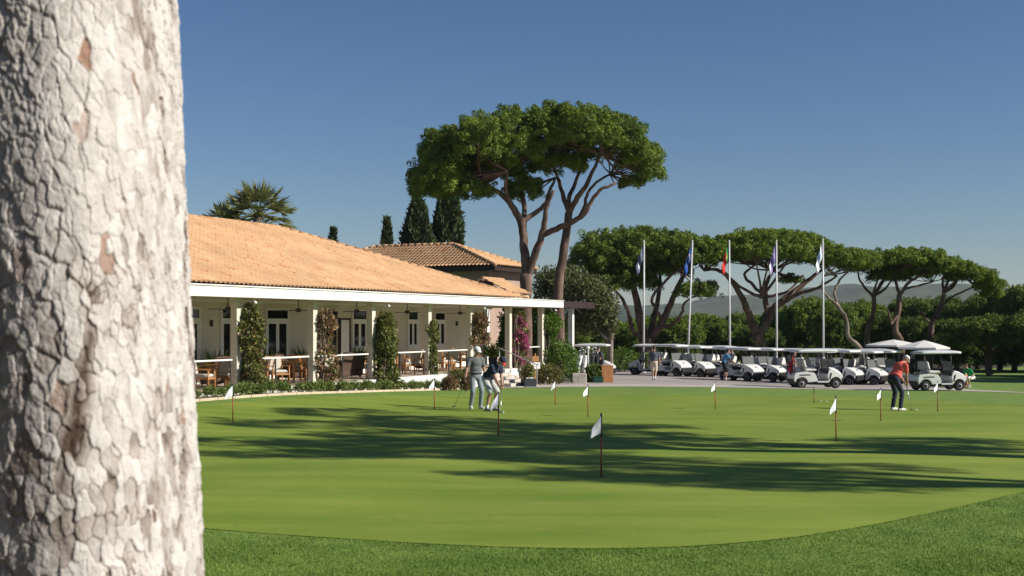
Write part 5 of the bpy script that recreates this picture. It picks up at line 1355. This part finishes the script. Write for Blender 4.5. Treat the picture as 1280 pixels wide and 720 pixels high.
c1 = Vector(GX(1171, 56)); golf_bag((c1.x - 1.10, 56.2, c1.z + .80), 2.6, 'c_black', 'dark', 'black golf bag at the back of the cart behind the coral red golfer', .8, -.05)

# ================================================================== FLAGS
def putting_flag(px, py, topy, lab, flag=True, phase=0.0):
    p = GP(px, py); p.z += .006; hh = (py - topy) / F * p.y; root = empty('putting_flag', p, 0, lab, 'golf flag', 'small white flags on the putting green')
    MB().tube([(0, 0, -.05), (0, 0, hh * .62)], .0125, 8).build('stick', M['stickred'], root); MB().tube([(0, 0, hh * .62), (0, 0, hh)], .014, 8).build('stick_top', M['dark'], root)
    MB().lathe([(.054, 0.0), (.054, .004), (.02, .004)], 20).build('hole_rim', M['black'], root)
    if not flag: return
    V = []; Fc = []; nu, nv = 9, 8; fh = .26 * hh / .95; fl = .24 * hh / .95
    for i in range(nu + 1):
        for j in range(nv + 1):
            u = i / nu; v = j / nv
            V.append((-u * fl * (.62 + .1 * v), -u * fl * .62 + .035 * math.sin(u * 5 + v * 2 + phase) * u, hh * .96 - v * fh * (1 - .45 * u) - u * fl * (.85 + .1 * math.sin(phase))))
    for i in range(nu):
        for j in range(nv): a = i * (nv + 1) + j; Fc.append((a, a + 1, a + nv + 2, a + nv + 1))
    o = MB().add(V, Fc, True).build('flag', M['flagwhite'], root); so = o.modifiers.new('thick', 'SOLIDIFY'); so.thickness = .004
for a in [(291, 527, 480, 'putting green flag nearest the big trunk at left'), (543, 511, 473, 'putting green flag left of the golfer in the white cap'), (623, 545, 490, 'putting green flag in front of the golfer in navy'), (694, 506, 475, 'putting green flag below the yellowish bush near the path'), (735, 521, 481, 'putting green flag below the slim grey post'), (751.5, 597, 517, 'putting green flag closest to the viewer standing in the tree shadow'), (894, 511, 477, 'putting green flag in front of the man in the blue shirt'), (1045, 552, 495, 'larger putting green flag in front of the side on cart'), (1101, 526, 485, 'putting green flag just left of the coral red golfer'), (1172, 514.5, 476, 'putting green flag just right of the coral red golfer')]:
    putting_flag(*a, phase=a[0] * .7)
putting_flag(1017.5, 503.5, 484, 'bare practice stick without a flag in front of the side on cart', False)
for i, (px, py, lab) in enumerate([(1145, 513.5, 'golf ball in front of the coral red golfer'), (629, 517, 'golf ball at the feet of the golfer in navy'), (1026, 502.5, 'left golf ball of the pair by the bare stick'), (1033, 503.0, 'right golf ball of the pair by the bare stick')]):
    p = GP(px, py); o = MB().ell((0, 0, 0), (.0235, .0235, .0235), None, 16, 10).build('golf_ball', M['ball']); o.location = (p.x, p.y, p.z + .0315); tag(o, lab, 'golf ball', 'golf balls on the putting green')

def flagpole(px_top, py_top, px_bot, Y, mats, lab, parts, fh, fw, side=-1, emb=None):
    g = GX(px_bot, Y); top = Wp(px_top, py_top, Y) - g; root = empty('flagpole', g, 0, lab, 'flagpole', 'tall white flagpoles behind the carts')
    MB().tube([(0, 0, -.1), tuple(top * .5), tuple(top)], [.065, .055, .040], 10).build('pole', M['polewhite'], root)
    MB().ell(tuple(top + Vector((0, 0, .05))), (.06, .06, .06)).build('finial', M['polewhite'], root); MB().lathe([(.16, 0), (.16, .05), (.09, .09)], 14).build('base', M['polewhite'], root)
    MB().tube([tuple(top * .99 + Vector((.07, -.02, 0))), tuple(top * .2 + Vector((.07, -.02, 0)))], .006, 5).build('halyard', M['polewhite'], root)
    # limp cloth hanging in folds; u runs along the fly, v down the hoist
    nu, nv = 26, 18
    def pt(u, v):
        d = top.normalized(); hoist = top - d * (.12 + v * fh * .55)
        drop = u * fw; x = side * (.05 + fw * (.30 * u * (1 - .25 * v)) + .05 * math.sin(u * 13 + v * 2) * u); y = -.02 + .16 * math.sin(u * 11 + v * 1.5) * (.25 + u)
        return hoist + Vector((x, y * .8 - .35 * u * fw * .5, -drop * (.86 - .12 * v) - .10 * u * v))
    V = [tuple(pt(i / nu, j / nv)) for i in range(nu + 1) for j in range(nv + 1)]
    me = bpy.data.meshes.new('flag'); Fc = []; mi = []
    for i in range(nu):
        for j in range(nv):
            a = i * (nv + 1) + j; Fc.append((a, a + 1, a + nv + 2, a + nv + 1)); mi.append(parts((i + .5) / nu, (j + .5) / nv))
    me.from_pydata(V, [], Fc); o = link('flag', me, [M[k] for k in mats], root); me.polygons.foreach_set('material_index', np.array(mi, dtype=np.int32)); me.polygons.foreach_set('use_smooth', np.ones(len(mi), bool)); me.update()
    so = o.modifiers.new('thick', 'SOLIDIFY'); so.thickness = .006
def stars(u, v):
    for k in range(12):
        a = k * PI / 6
        if math.hypot((u - .5) * 1.5 - .30 * math.cos(a), (v - .5) - .30 * math.sin(a)) < .055: return 1
    return 0
def portugal(u, v):
    r = math.hypot((u - .4) * 1.5, v - .5)
    if r < .06: return 3 if r < .03 else 0
    if r < .12: return 2
    return 1 if u < .4 else 0
YF = 79.0
flagpole(805, 302, 804.5, YF, ['flaggrey', 'flagwhite'], 'leftmost flagpole with limp slate grey flag', lambda u, v: 1 if (.62 < u < .82 and .35 < v < .7) else 0, 1.5, 1.75)
flagpole(865.5, 302, 859, YF, ['flagblue', 'flagyellow'], 'slightly leaning flagpole with blue flag of yellow stars', stars, 1.5, 1.75)
flagpole(911.5, 302, 912.5, YF, ['flagred', 'flaggreen', 'flagyellow', 'flagwhite'], 'flagpole with limp green and red flag', portugal, 1.5, 1.75)
flagpole(970.5, 302, 971, YF, ['flagpurple', 'flagwhite'], 'flagpole with limp purple flag', lambda u, v: 1 if (u > .9) else 0, 1.5, 1.75)
flagpole(1028.5, 300, 1029.5, YF, ['flagwhite', 'flagpale'], 'rightmost flagpole with limp white and pale blue flag', lambda u, v: 1 if (.3 < u < .6 and v < .6) else 0, 1.5, 1.75)

# ================================================================== PARASOLS AND SMALL THINGS
def parasol(px, Y, apex_y, edge_y, wpx, lab, rz):
    g = GX(px, Y); za = Wp(px, apex_y, Y).z - g.z; ze = Wp(px, edge_y, Y).z - g.z; R_ = wpx / 2 * Y / F
    root = empty('parasol', g, rz, lab, 'parasol', 'white parasols')
    mb = MB(); n = 8; ring = 6; V = []; Fc = []
    for i in range(ring + 1):
        for k in range(n):
            a = 2 * PI * k / n + PI / 8; t = i / ring; r = R_ * t + .02; V.append((r * math.cos(a), r * math.sin(a), za + (ze - za) * (t ** 1.12)))
    for i in range(ring):
        for k in range(n): j = (k + 1) % n; Fc.append((i * n + k, (i + 1) * n + k, (i + 1) * n + j, i * n + j))
    o0 = len(V)
    for k in range(n): a = 2 * PI * k / n + PI / 8; V.append(((R_ + .02) * math.cos(a), (R_ + .02) * math.sin(a), ze - .10))
    for k in range(n): j = (k + 1) % n; Fc.append((ring * n + k, o0 + k, o0 + j, ring * n + j))
    mb.add(V, Fc); c = mb.build('canopy', M['canvas'], root); so = c.modifiers.new('thick', 'SOLIDIFY'); so.thickness = .006
    MB().tube([(0, 0, 0), (0, 0, za + .06)], .026, 10).build('pole', M['dark'], root); MB().lathe([(.28, 0), (.28, .07), (.05, .11)], 18).build('base', M['dark'], root)
    for k in range(n):
        a = 2 * PI * k / n + PI / 8; MB().tube([(.02 * math.cos(a), .02 * math.sin(a), za - .05), (R_ * .97 * math.cos(a), R_ * .97 * math.sin(a), ze - .03)], .010, 5).build('rib', M['dark'], root)
parasol(1117, 67.5, 424.5, 431, 66, 'left white parasol above the last cart of the row', .2)
parasol(1155, 64.5, 425.5, 434, 64, 'right white parasol above the coral red golfer and the right hand cart', .5)
# slim post with a base, wooden bin, green box, planter, sign, low wall block
g = GP(735, 477.5); ps = empty('bollard_post', g, 0, 'slim grey post with round head on a dark base beside the path', 'post')
MB().tube([(0, 0, .10), (0, 0, 1.62)], .045, 10).build('shaft', M['rim'], ps); MB().ell((0, 0, 1.68), (.09, .09, .09)).build('head', M['c_white'], ps)
bb = MB().box((-.22, -.16, 0), (.22, .16, .10), bev=.02); bb.build('base', M['black'], ps)
for sx in (-.12, .10): MB().box((sx - .05, -.12, .102), (sx + .05, .06, .20), bev=.02).build('ball_tray', M['c_white'], ps)
g = GP(757.5, 478); wb = empty('wooden_bin', g, .15, 'upright orange wooden bin at the edge of the path', 'bin')
body = MB()
for k in range(5): body.box((-.26 + k * .106, -.28, .02), (-.26 + k * .106 + .098, -.25, .80)); body.box((-.26 + k * .106, .25, .02), (-.26 + k * .106 + .098, .28, .80))
for k in range(5): body.box((-.29, -.247 + k * .1, .02), (-.262, -.247 + k * .1 + .094, .80)); body.box((.272, -.247 + k * .1, .02), (.30, -.247 + k * .1 + .094, .80))
body.build('slatted_body', M['orangewood'], wb); MB().box((-.30, -.29, .802), (.31, .29, .84), bev=.01).build('lid', M['orangewood'], wb); MB().box((-.255, -.245, 0), (.265, .245, .70)).build('liner', M['black'], wb)
g = GP(747.5, 478.5); gb = empty('green_box', g, .1, 'low dark green box left of the wooden bin', 'box'); MB().box((-.24, -.16, 0), (.24, .16, .26), bev=.02).build('body', M['greenbox'], gb); MB().box((-.25, -.17, .262), (.25, .17, .30), bev=.012).build('lid', M['greenbox'], gb)
g = GP(661, 484); pt_ = empty('square_planter', (g.x, g.y + .5, float(G(g.x, g.y + .5)) + .015), .3, 'dark square planter with a small clipped plant beside the bougainvillea', 'planter')
MB().box((-.28, -.28, 0), (.28, .28, .34), bev=.02).build('tub', M['pot'], pt_)
C = lobe_points((0, 0, .62), (.26, .26, .36), 900, -.8, (.4, 1.05), .1); V, Fq, T = leaf_cloud(C, .09, .06); link('foliage', mesh_np('foliage', V, Fq, T), M['shruby'], pt_)
g = GX(669, 54.5); sg = empty('notice_stand', (g.x, g.y, g.z + .014), .35, 'small white notice board on a wooden stand by the dark planter', 'notice board')
MB().box((-.03, -.03, 0), (.03, .03, 1.42)).build('post', M['teak'], sg); MB().box((-.24, -.055, .72), (.22, -.031, 1.02), bev=.005).build('board', M['white'], sg); MB().box((-.16, -.05, 1.06), (.16, -.031, 1.30), bev=.005).build('panel', M['teak'], sg); MB().box((-.22, -.2, 0), (.22, .2, .05)).build('foot', M['dark'], sg)
g = GX(724, 57.0); bl = MB().box((-.34, -.22, -.1), (.34, .22, .48), bev=.03).build('stone_block', M['stone']); bl.location = g; tag(bl, 'pale stone block at the foot of the corner column by the path', 'stone block')
g = GX(1203, 60.5); bn = empty('litter_bin', (g.x, g.y, g.z + .01), 0, 'brown litter bin left of the man in green', 'bin'); MB().lathe([(.22, 0), (.26, .03), (.27, .72), (.24, .75)], 16).build('body', M['orangewood'], bn); MB().lathe([(.29, .752), (.29, .80), (.10, .86)], 16).build('lid', M['brown'], bn)

# ================================================================== PEOPLE
DG = bpy.context.evaluated_depsgraph_get
def fuse(mb, name, material, parent, voxel=.011, smooth=4):
    """overlapping solids grown into one continuous skin"""
    o = link(name + '_raw', mb.mesh(name), None, None); r = o.modifiers.new('r', 'REMESH'); r.mode = 'VOXEL'; r.voxel_size = voxel; r.use_smooth_shade = True
    if smooth: s = o.modifiers.new('s', 'SMOOTH'); s.factor = .5; s.iterations = smooth
    dg = DG(); me = bpy.data.meshes.new_from_object(o.evaluated_get(dg)); old = o.data
    bpy.data.objects.remove(o); bpy.data.meshes.remove(old); me.name = name
    me.polygons.foreach_set('use_smooth', np.ones(len(me.polygons), bool))
    return link(name, me, material, parent)

def ik(a, b, l1, l2, hint):
    a = Vector(a); b = Vector(b); d = b - a; L_ = d.length; m = l1 + l2 - .002
    if L_ > m: b = a + d * (m / L_); d = b - a; L_ = m
    x = (l1 * l1 - l2 * l2 + L_ * L_) / (2 * L_); hgt = math.sqrt(max(0, l1 * l1 - x * x)); u = d.normalized(); h = Vector(hint); h = (h - u * h.dot(u)).normalized()
    return a + u * x + h * hgt, b

def person(label, loc, rz, group=None, sc=1.0, lean=0, twist=0, hip=(0, 0, .93), head_pitch=0, head_yaw=0, wl=(.08, .34, .88), wr=(.08, -.34, .88), al=(0, .11, .085), ar=(0, -.11, .085), toe=(12, -12),
           top='c_greypolo', bottom='c_greytrouser', shorts=False, shoes='shoe', cap=None, visor=None, hair='hair', belt=None, fist=True, elbow=(-.6, 0, -.2), bulk=1.0, sleeves=.62, glove=False):
    root = empty('person', loc, rz, label, 'person', group); root.scale = (sc, sc, sc)
    P = Vector(hip); a = math.radians(lean); up = Vector((math.sin(a), 0, math.cos(a))); fw = Vector((math.cos(a), 0, -math.sin(a)))
    tw = Matrix.Rotation(math.radians(twist), 3, up); lat = tw @ Vector((0, 1, 0))
    chest = P + up * .34 - fw * .01; nb = P + up * .52 - fw * .015
    hp = a * .55 + math.radians(head_pitch); hu = Vector((math.sin(hp), 0, math.cos(hp))); hf = Vector((math.cos(hp), 0, -math.sin(hp)))
    hf = Matrix.Rotation(math.radians(head_yaw), 3, hu) @ hf; hl = hu.cross(hf)
    hc = nb + hu * .19 + hf * .025
    sl, sr = P + up * .465 + lat * .185 * bulk, P + up * .465 - lat * .185 * bulk
    el, wl = ik(sl, wl, .29, .25, Vector(elbow) + Vector((0, .5, 0))); er, wr = ik(sr, wr, .29, .25, Vector(elbow) - Vector((0, .5, 0)))
    hl_, hr_ = P + Vector((0, .09, -.02)), P + Vector((0, -.09, -.02))
    kl, al = ik(hl_, al, .43, .44, (1, .12, 0)); kr, ar = ik(hr_, ar, .43, .44, (1, -.12, 0))
    Rb = Matrix((fw, lat, up)).transposed(); Rh = Matrix((hf, hl, hu)).transposed()
    b = MB()
    def torso(m, g):
        m.ell(P + up * .02, (.115 * bulk + g, .165 * bulk + g, .13 + g), Rb); m.ell(P + up * .17, (.112 * bulk + g, .150 * bulk + g, .16 + g), Rb); m.ell(chest + up * .03, (.118 * bulk + g, .175 * bulk + g, .17 + g), Rb)
        m.cap(sl - lat * .03 - up * .005, sr + lat * .03 - up * .005, .062 + g, .062 + g)
    torso(b, 0)
    b.cap(nb - up * .05, hc - hu * .06, .062, .052)
    b.ell(hc + hu * .025, (.094, .076, .105), Rh); b.ell(hc + hf * .022 - hu * .055, (.066, .056, .062), Rh)               # skull, jaw
    b.cap(hc + hf * .088 + hu * .012, hc + hf * .112 - hu * .022, .010, .015); b.ell(hc + hf * .082 - hu * .062, (.014, .026, .010), Rh)    # nose, lips
    for s_ in (-1, 1): b.ell(hc + hl * .078 * s_ - hu * .005 - hf * .008, (.020, .010, .032), Rh); b.ell(hc + hf * .072 + hl * .032 * s_ + hu * .040, (.02, .026, .009), Rh)   # ears, brows
    for s_, e_, w_ in ((sl, el, wl), (sr, er, wr)): b.cap(s_, e_, .050, .040); b.cap(e_, w_, .041, .027)
    for h_, k_, a_ in ((hl_, kl, al), (hr_, kr, ar)): b.cap(h_, k_, .080, .055); b.cap(k_, k_.lerp(a_, .35) - Vector((.018, 0, 0)), .055, .055); b.cap(k_.lerp(a_, .35) - Vector((.012, 0, 0)), a_, .054, .036)
    for w_, e_, sgn in ((wl, el, 1), (wr, er, -1)):                                                                            # hands: palm, four curled fingers, thumb
        d = (w_ - e_).normalized(); inn = Vector((.25, -sgn, 0)); inn = (inn - d * inn.dot(d)).normalized(); ac = d.cross(inn).normalized()
        if ac.x < 0: ac = -ac
        pc = w_ + d * .048; b.ell(pc, (.042, .018, .036), Matrix((d, inn, ac)).transposed())
        for k in range(4):
            L_ = (.034, .040, .038, .030)[k]; base = w_ + d * .084 + ac * (.027 - k * .018); p1 = base + d * L_ * .8 + inn * .012; p2 = p1 + (d * .3 + inn * .95).normalized() * L_ * (.85 if fist else .6); p3 = p2 + (inn * .5 - d * .85 if fist else d * .5 + inn * .6).normalized() * L_ * .6
            b.cap(base, p1, .0095, .009); b.cap(p1, p2, .009, .0085); b.cap(p2, p3, .0085, .0075)
        t0 = w_ + d * .03 + ac * .028; t1 = t0 + (d * .5 + ac * .6 + inn * .5).normalized() * .042; t2 = t1 + (d * .6 + inn * .8).normalized() * .032; b.cap(t0, t1, .012, .0105); b.cap(t1, t2, .0105, .008)
    for a_, t_ in ((al, toe[0]), (ar, toe[1])): r = math.radians(t_); b.cap(a_ + Vector((-.03, 0, -.035)), a_ + Vector((.12 * math.cos(r), .12 * math.sin(r), -.045)), .036, .03)
    fuse(b, 'body', M['skin'], root, .0085, 3)
    ey = MB()
    for s_ in (-1, 1): ey.ell(hc + hf * .083 + hl * .031 * s_ + hu * .018, (.008, .012, .007), Rh, 8, 6)
    ey.build('eyes', M['black'], root)
    # shirt with collar and short sleeves
    t = MB(); g = .020; t.ell(P + up * .10, (.140 * bulk, .188 * bulk, .095), Rb); t.ell(P + up * .19, (.112 * bulk + g, .150 * bulk + g, .13 + g), Rb); t.ell(chest + up * .03, (.118 * bulk + g, .175 * bulk + g, .17 + g), Rb)
    t.cap(sl - lat * .03 - up * .005, sr + lat * .03 - up * .005, .062 + g, .062 + g)
    for s_, e_ in ((sl, el), (sr, er)): t.cap(s_, s_.lerp(e_, sleeves), .070, .064)
    t.cap(nb - up * .05, nb + up * .012, .085, .066)
    fuse(t, 'shirt', M[top], root, .012, 3)
    q = MB(); g = .024; q.ell(P + up * .0, (.135 * bulk, .184 * bulk, .125), Rb)
    for h_, k_, a_ in ((hl_, kl, al), (hr_, kr, ar)):
        if shorts: q.cap(h_, h_.lerp(k_, .55), .094, .090); q.cap(h_.lerp(k_, .5), h_.lerp(k_, .95), .090, .086)
        else: q.cap(h_, k_, .094, .072); q.cap(k_, a_ + Vector((-.004, 0, .02)), .072, .060)
    fuse(q, 'shorts' if shorts else 'trousers', M[bottom], root, .012, 3)
    if belt: 
        be = MB(); n = 20; be.tube([P + up * .075 + (fw * math.cos(x) * .138 * bulk + lat * math.sin(x) * .186 * bulk) for x in np.linspace(0, 2 * PI, n + 1)], .014, 6); be.build('belt', M['black'], root)
    for a_, t_ in ((al, toe[0]), (ar, toe[1])):
        r = math.radians(t_); f_ = Vector((math.cos(r), math.sin(r), 0)); m = MB(); z = Vector((0, 0, -.085))
        m.cap(a_ - f_ * .045 + z + Vector((0, 0, .042)), a_ + f_ * .06 + z + Vector((0, 0, .040)), .046, .046); m.cap(a_ + f_ * .05 + z + Vector((0, 0, .036)), a_ + f_ * .155 + z + Vector((0, 0, .032)), .044, .034); m.cap(a_ + z + Vector((0, 0, .05)), a_ + Vector((0, 0, .01)), .046, .048)
        o = fuse(m, 'shoe', M[shoes], root, .010, 2)
    if shorts:
        for k_, a_ in ((kl, al), (kr, ar)): MB().cap(k_.lerp(a_, .86), a_, .046, .044).build('sock', M['c_white'], root)
    hm = MB(); hm.ell(hc + hu * .038 - hf * .014, (.096, .083, .098), Rh, 20, 14)
    keep = lambda v: (v - (hc + hu * .02 + hf * .03)).dot(hu * .8 - hf * .75) > -.03
    vs = [Vector(v) for v in hm.v]; ff = [f for f in hm.f if all(keep(vs[i]) for i in f)]; hm.f = ff; hm.sm = [True] * len(ff); ho = hm.build('hair', M[hair], root)
    if cap:
        cm = MB(); cm.ell(hc + hu * .045, (.106, .092, .092), Rh, 22, 14); vs = [Vector(v) for v in cm.v]
        ff = [f for f in cm.f if all((vs[i] - hc - hu * .045).dot(hu) > -.012 for i in f)]; cm.f = ff; cm.sm = [True] * len(ff); co = cm.build('cap', M[cap], root); s_ = co.modifiers.new('t', 'SOLIDIFY'); s_.thickness = .006
        V = []; Fc = []
        for i in range(9):
            x = (i / 8 - .5) * 2
            for j in range(4): V.append(hc + hu * (.052 - .012 * j - .018 * x * x) + hf * (.088 * math.sqrt(max(0, 1 - .72 * x * x)) + .030 * j * math.sqrt(max(.05, 1 - .8 * x * x))) + hl * x * .074)
        for i in range(8):
            for j in range(3): k = i * 4 + j; Fc.append((k, k + 1, k + 5, k + 4))
        br = MB().add(V, Fc, True).build('cap_brim', M[visor or cap], root); s_ = br.modifiers.new('t', 'SOLIDIFY'); s_.thickness = .005
    Mw = Matrix.Translation(Vector(loc)) @ Matrix.Rotation(rz, 4, 'Z') @ Matrix.Scale(sc, 4)
    return root, [Mw @ (w + (w - e).normalized() * .08) for w, e in ((wl, el), (wr, er))]

def putter(hand, head, lab):
    """shaft from just above the hands to the head on the turf"""
    hand = Vector(hand); head = Vector(head); d = (hand - head).normalized(); root = empty('putter', head, 0, lab, 'golf club', 'putters')
    top = hand + d * .14 - head; MB().tube([(0, 0, .03), tuple(top)], .008, 8).build('shaft', M['steel'], root); MB().tube([tuple(top - d * .30), tuple(top)], [.012, .015], 8).build('grip', M['black'], root)
    MB().box((-.055, -.02, 0.008), (.055, .02, .036), Matrix.Rotation(.4, 4, 'Z'), .006).build('head', M['dark'], root)

def gp_at(px, py, dz=.008): p = GP(px, py); return Vector((p.x, p.y, p.z + dz))
pm = gp_at(594.5, 511.5)
_, hd = person('man in grey polo, light grey trousers and white cap, holding a putter', pm, math.radians(-68), sc=1.02, lean=3, head_pitch=14, head_yaw=22, wr=(.10, -.36, .80), wl=(.06, .27, .84), al=(.05, .13, .085), ar=(-.03, -.13, .085), top='c_greypolo', bottom='c_greytrouser', shoes='shoe', cap='c_white', belt=True, fist=True)
putter(hd[1], gp_at(567.5, 509.5), 'putter held low beside the man in the white cap')
pn = gp_at(613.5, 514)
_, hd = person('man in navy polo and pale shorts bending over his putt in a navy cap', pn, math.radians(-38), sc=1.03, lean=44, head_pitch=28, hip=(-.14, 0, .88), wl=(.36, .05, .70), wr=(.37, -.05, .63), al=(0, .17, .085), ar=(0, -.17, .085), toe=(6, -6), top='c_navy', bottom='c_paleshorts', shorts=True, shoes='shoed', cap='c_navy', visor='visor', elbow=(-.5, 0, -.1), belt=True)
putter((Vector(hd[0]) + Vector(hd[1])) / 2, gp_at(626, 516.5), 'putter gripped by the bending man in navy')
pr = gp_at(1121, 513.3)
_, hd = person('man in coral red shirt, dark trousers and white cap bending over a putt', pr, math.radians(24), sc=1.02, lean=36, head_pitch=24, hip=(-.12, 0, .92), wl=(.34, .05, .76), wr=(.35, -.05, .69), al=(.02, .18, .085), ar=(-.02, -.18, .085), toe=(6, -6), top='c_red', bottom='c_darkblue', shoes='shoe', cap='c_white', hair='greyhair', elbow=(-.4, 0, -.1), bulk=1.1)
putter((Vector(hd[0]) + Vector(hd[1])) / 2, gp_at(1139.5, 513.5), 'putter gripped by the man in coral red')
pw = gp_at(817.5, 475.5, .016)
person('man in slate grey shirt and beige shorts walking away towards the carts', pw, math.radians(74), sc=1.0, lean=4, al=(.24, .09, .085), ar=(-.26, -.09, .11), wl=(-.12, .30, .86), wr=(.16, -.30, .86), top='c_slate', bottom='c_beige', shorts=True, shoes='shoed', bulk=1.08)
pb_ = GX(906, 65.2); person('man in sky blue shirt and black shorts leaning into a cart', pb_ + Vector((0, 0, .014)), math.radians(12), sc=1.0, lean=24, hip=(-.08, 0, .92), wl=(.50, .15, 1.0), wr=(.50, -.15, .98), top='c_blue', bottom='c_black', shorts=True, shoes='shoed', elbow=(-.3, 0, -.6))
pc_ = GX(917, 67.2); person('person in pale lilac shirt with dark strap standing behind the man in blue', pc_ + Vector((0, 0, .014)), math.radians(200), sc=1.02, lean=10, wl=(.30, .25, 1.05), wr=(.30, -.25, 1.05), top='c_lilac', bottom='c_black', shoes='shoed', hair='greyhair')
pk = GX(751, 61.0); person('man in black polo and trousers bending behind the golf bags', pk + Vector((0, 0, .014)), math.radians(200), sc=1.0, lean=16, hip=(-.04, 0, .93), wl=(.34, .12, 1.0), wr=(.36, -.12, 1.0), top='c_black', bottom='c_darkblue', shoes='shoed', elbow=(-.3, 0, -.6))
pg_ = GX(1211, 59.5); person('man in bright green shirt and white shorts crouching by the brown litter bin', pg_ + Vector((0, 0, .014)), math.radians(205), sc=.97, lean=38, hip=(-.22, 0, .54), al=(.05, .12, .085), ar=(-.12, -.12, .085), wl=(.26, .42, .55), wr=(.34, -.10, .45), top='c_green', bottom='c_white', shorts=True, shoes='shoed')
pd = GX(988, 61.2); person('person in dark red shirt standing behind the side on cart', pd + Vector((0, 0, .014)), math.radians(-20), sc=.98, lean=22, hip=(-.06, 0, .92), wl=(.40, .18, .98), wr=(.40, -.18, .98), top='c_maroon', bottom='c_black', shoes='shoed', elbow=(-.3, 0, -.6))
# ================================================================== CAMERA, LIGHT, WORLD
cam = bpy.data.cameras.new('camera'); co = bpy.data.objects.new('camera', cam); COL.objects.link(co); SC.camera = co
co.location = (0, 0, H); co.rotation_euler = (PI / 2, 0, 0)
cam.sensor_width = 36; cam.lens = 36 * F / 1280; cam.shift_y = (HZ - 360) / 1280; cam.clip_end = 12000; cam.clip_start = 0.05
cam.dof.use_dof = True; cam.dof.focus_distance = 36; cam.dof.aperture_fstop = 7.0

AZ = math.radians(-14.5); EL = math.radians(31)           # towards the sun: right of the view, a little behind the camera
sd = Vector((math.cos(AZ) * math.cos(EL), math.sin(AZ) * math.cos(EL), math.sin(EL)))
sun = bpy.data.lights.new('sun', 'SUN'); sun.energy = 5.0; sun.angle = math.radians(0.53); sun.color = (1.0, 0.93, 0.82)
so = bpy.data.objects.new('sun', sun); COL.objects.link(so); so.rotation_euler = sd.to_track_quat('Z', 'Y').to_euler()
w = bpy.data.worlds.new('World'); SC.world = w; w.use_nodes = True
nt, N, L = w.node_tree, w.node_tree.nodes, w.node_tree.links
sky = N.new('ShaderNodeTexSky'); sky.sky_type = 'NISHITA'; sky.sun_disc = False; sky.sun_elevation = EL; sky.sun_rotation = PI / 2 - AZ
sky.altitude = 50; sky.air_density = 1.0; sky.dust_density = 0.2; sky.ozone_density = 5.0
N['Background'].inputs['Strength'].default_value = 0.062
hs = N.new('ShaderNodeHueSaturation'); hs.inputs['Saturation'].default_value = 1.10; hs.inputs['Hue'].default_value = 0.506
L.new(sky.outputs[0], hs.inputs['Color']); L.new(hs.outputs['Color'], N['Background'].inputs['Color'])
SC.view_settings.view_transform = 'Standard'; SC.view_settings.look = 'None'; SC.view_settings.gamma = 1; SC.view_settings.use_curve_mapping = False
SC.view_settings.exposure = 0.32
cy = SC.cycles; cy.use_denoising = True; cy.max_bounces = 8; cy.diffuse_bounces = 4; cy.glossy_bounces = 3; cy.transparent_max_bounces = 12; cy.transmission_bounces = 4; cy.volume_bounces = 0
try: cy.denoiser = 'OPENIMAGEDENOISE'; cy.denoising_prefilter = 'ACCURATE'
except Exception: pass
cy.use_adaptive_sampling = True; cy.adaptive_threshold = 0.012
cy.sample_clamp_indirect = 6
